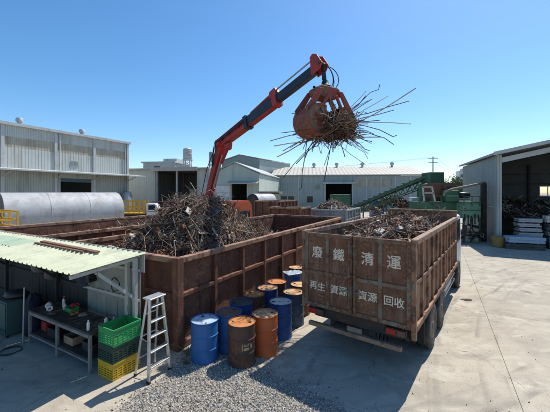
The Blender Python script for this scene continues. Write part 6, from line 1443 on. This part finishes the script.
# water tanks on stands
def water_tank(label, x, y, r, zt, zb, rz=0):
    t = thing('water_tank', label, 'water tank', (x, y, 0))
    MB().lathe([(r, zb), (r * 1.02, zb + 0.05), (r * 1.02, zt - 0.3), (r * 0.8, zt - 0.12), (r * 0.2, zt), (0, zt)], 20).obj('tank_body', Mt['galv'], t, smooth=40)
    for q in range(3): z = zb + (zt - zb) * (q + 1) / 4; MB().lathe([(r * 1.03, z - 0.05), (r * 1.06, z), (r * 1.03, z + 0.05)], 20, close=True).obj('hoop', Mt['galv'], t, smooth=40)
    MB().lathe([(r * 1.25, zb - 0.15), (r * 1.25, zb - 0.003)], 20).obj('platform', Mt['trim'], t)
    for a in range(4):
        c_, s_ = math.cos(a * 1.571 + 0.78), math.sin(a * 1.571 + 0.78)
        MB().beam((c_ * r * 1.3, s_ * r * 1.3, 0), (c_ * r * 1.0, s_ * r * 1.0, zb - 0.15), 0.18, 0.18).obj('leg', Mt['trim'], t)
    for z in (zb * 0.72, zb * 0.86):
        for a in range(4):
            a0, a1 = a * 1.571 + 0.78, (a + 1) * 1.571 + 0.78; rr = r * 1.12; MB().beam((rr * math.cos(a0), rr * math.sin(a0), z), (rr * math.cos(a1), rr * math.sin(a1), z + zb * 0.1), 0.1, 0.1).obj('brace', Mt['trim'], t)
water_tank('larger silver water tank on a stand above the open shed', gx(187.5, 62), 62, 0.85, gz(147.8, 62), gz(159.5, 62))
water_tank('smaller silver water tank half behind the crane boom', gx(211.5, 74), 74, 0.62, gz(151.5, 74), gz(161.5, 74))
# power pole and wires
Mt['pole'] = mat('pole_concrete', (0.33, 0.32, 0.30), (0.26, 0.25, 0.235), 2, 0.85)
PX_, PD = gx(433, 92), 92.0; PT = gz(156.5, PD)
pp = thing('power_pole', 'grey power pole with cross arms beyond the shredder', 'pole', (PX_, PD, 0))
MB().tube([(0, 0, 0), (0, 0, PT)], [0.22, 0.14], 10).obj('pole_shaft', Mt['pole'], pp, smooth=50)
for z in (PT - 0.6, PT - 1.8): MB().bx(-1.4, 1.4, -0.08, 0.08, z - 0.08, z + 0.08).obj('cross_arm', Mt['pole'], pp)
for x in (-1.25, -0.6, 0.6, 1.25): MB().lathe([(0.08, 0), (0.1, 0.1), (0.05, 0.25), (0, 0.25)], 8, (x, 0, PT - 0.52)).obj('insulator', Mt['wplastic'], pp)
for k, (x, e0, e1) in enumerate(((-1.25, (-40, 118, 11.5), (62, 100, 11.0)), (1.25, (-40, 119, 12.0), (63, 101, 11.6)))):
    a = Vector((PX_ + x, PD, PT - 0.3)); pts = []
    for e in (Vector(e0), Vector(e1)):
        seg = [e * (1 - f) + a * f - Vector((0, 0, 1.6 * math.sin(math.pi * f))) for f in [i / 10 for i in range(11)]]
        pts += seg if not pts else seg[::-1][1:]
    o = MB().tube([p - a for p in pts], 0.025, 4).obj('power_line', Mt['dark'], loc=a)
    tag(o, ('power line from the left insulator of the far pole', 'power line from the right insulator of the far pole')[k], 'cable', 'power lines behind the warehouse')
pw = MB().bx(-30, 30, 0, 0.3, 0, 2.4); pw.bx(-30, 30, -0.1, 0.4, 2.403, 2.55)
tag(pw.obj('boundary_wall', Mt['pole'], loc=(48, 96, 0)), 'low grey boundary wall behind the far trees', 'wall')
# far trees and white building
Mt['leaf'] = mat('tree_leaf', (0.055, 0.085, 0.03), (0.09, 0.12, 0.045), 0.8, 0.75, bump=0.0)
Mt['leaf2'] = mat('tree_leaf_light', (0.10, 0.13, 0.05), (0.14, 0.16, 0.07), 0.8, 0.75, bump=0.0)
Mt['bark'] = mat('bark', (0.12, 0.09, 0.065), (0.08, 0.06, 0.045), 3, 0.9)
def tree(label, x, y, h, r, seed, n=2600):
    rng = random.Random(seed); t = thing('tree', label, 'tree', (x, y, 0), 0, 'trees behind the shredder')
    tr = MB().tube([(0, 0, 0), (0.1, 0, h * 0.35), (0.0, 0.1, h * 0.7)], [0.25, 0.2, 0.1], 8); cl = []
    for k in range(16):
        a = rng.uniform(0, 6.28); q = rng.random() ** 0.5; c_ = Vector((math.cos(a) * r * q * 0.8, math.sin(a) * r * q * 0.8, h * rng.uniform(0.45, 0.92) - 0.18 * h * q)); cl.append((c_, r * rng.uniform(0.22, 0.42)))
        tr.tube([(0.05, 0, h * rng.uniform(0.3, 0.55)), c_ * 0.6 + Vector((0, 0, h * 0.22)), c_], [0.1, 0.06, 0.03], 5)
    tr.obj('trunk', Mt['bark'], t, smooth=60); lf_ = MB()
    for k in range(n):
        c_, cr = rng.choice(cl); d = Vector((rng.gauss(0, 1), rng.gauss(0, 1), rng.gauss(0, 0.8))).normalized() * cr * rng.random() ** 0.4
        p = c_ + d; u = Vector((rng.gauss(0, 1), rng.gauss(0, 1), rng.gauss(0, 0.6))).normalized() * rng.uniform(0.10, 0.2); v = u.cross(Vector((rng.gauss(0, 1), rng.gauss(0, 1), rng.gauss(0, 1)))).normalized() * u.length * 0.7
        lf_.mi = rng.choice((0, 0, 1)); lf_.add([p - u, p + v, p + u, p - v], [(0, 1, 2, 3)])
    lf_.obj('crown', [Mt['leaf'], Mt['leaf2']], t)
tree('leafy tree just right of the green shredder head box', gx(452, 72), 72, gz(174, 72), 3.4, 1, 3600)
tree('leafy tree nearest the hangar side wall', gx(464, 74), 74, gz(174, 74), 3.4, 2, 3600)
tree('small leafy tree in the gap beside the central warehouse end', gx(445, 80), 80, gz(183, 80), 2.4, 3, 1500)
tree('broad leafy tree left of the far power pole', gx(436, 84), 84, gz(184, 84), 3.0, 5, 1800)
tree('leafy tree right behind the green head box', gx(458, 80), 80, gz(174, 80), 3.6, 6, 2800)
fb, L = hall('white_block', 'distant white concrete block above the trees', (gx(460, 150), 151), (gx(475, 150), 148))
MB().bx(0, L, 0, 8, 0, gz(170.5, 150)).obj('wall', Mt['white_paint'], fb)
MB().bx(1.5, L - 1, 1, 6, gz(170.5, 150) + 0.003, gz(168.3, 150)).obj('roof_box', Mt['trim'], fb)
for r_ in range(2):
    for k in range(3): MB().bx(0.8 + 2.2 * k, 2.2 + 2.2 * k, -0.08, -0.003, 9.5 + 2.6 * r_ - 1.0, 10.9 + 2.6 * r_ - 1.0).obj('window', Mt['glass'], fb)

o = MB().prism([(0.17 * math.cos(a) * (1 + 0.25 * math.sin(3 * a)), 0.13 * math.sin(a) * (1 + 0.2 * math.cos(2 * a)), 0.001) for a in [i * 0.524 for i in range(12)]], (0, 0, 0.012)).obj('flat_scrap', Mt['s_dark'], bevel=0.003, loc=gnd(467, 300))
tag(o, 'small dark flattened scrap lying on the concrete right of the lorry', 'scrap')
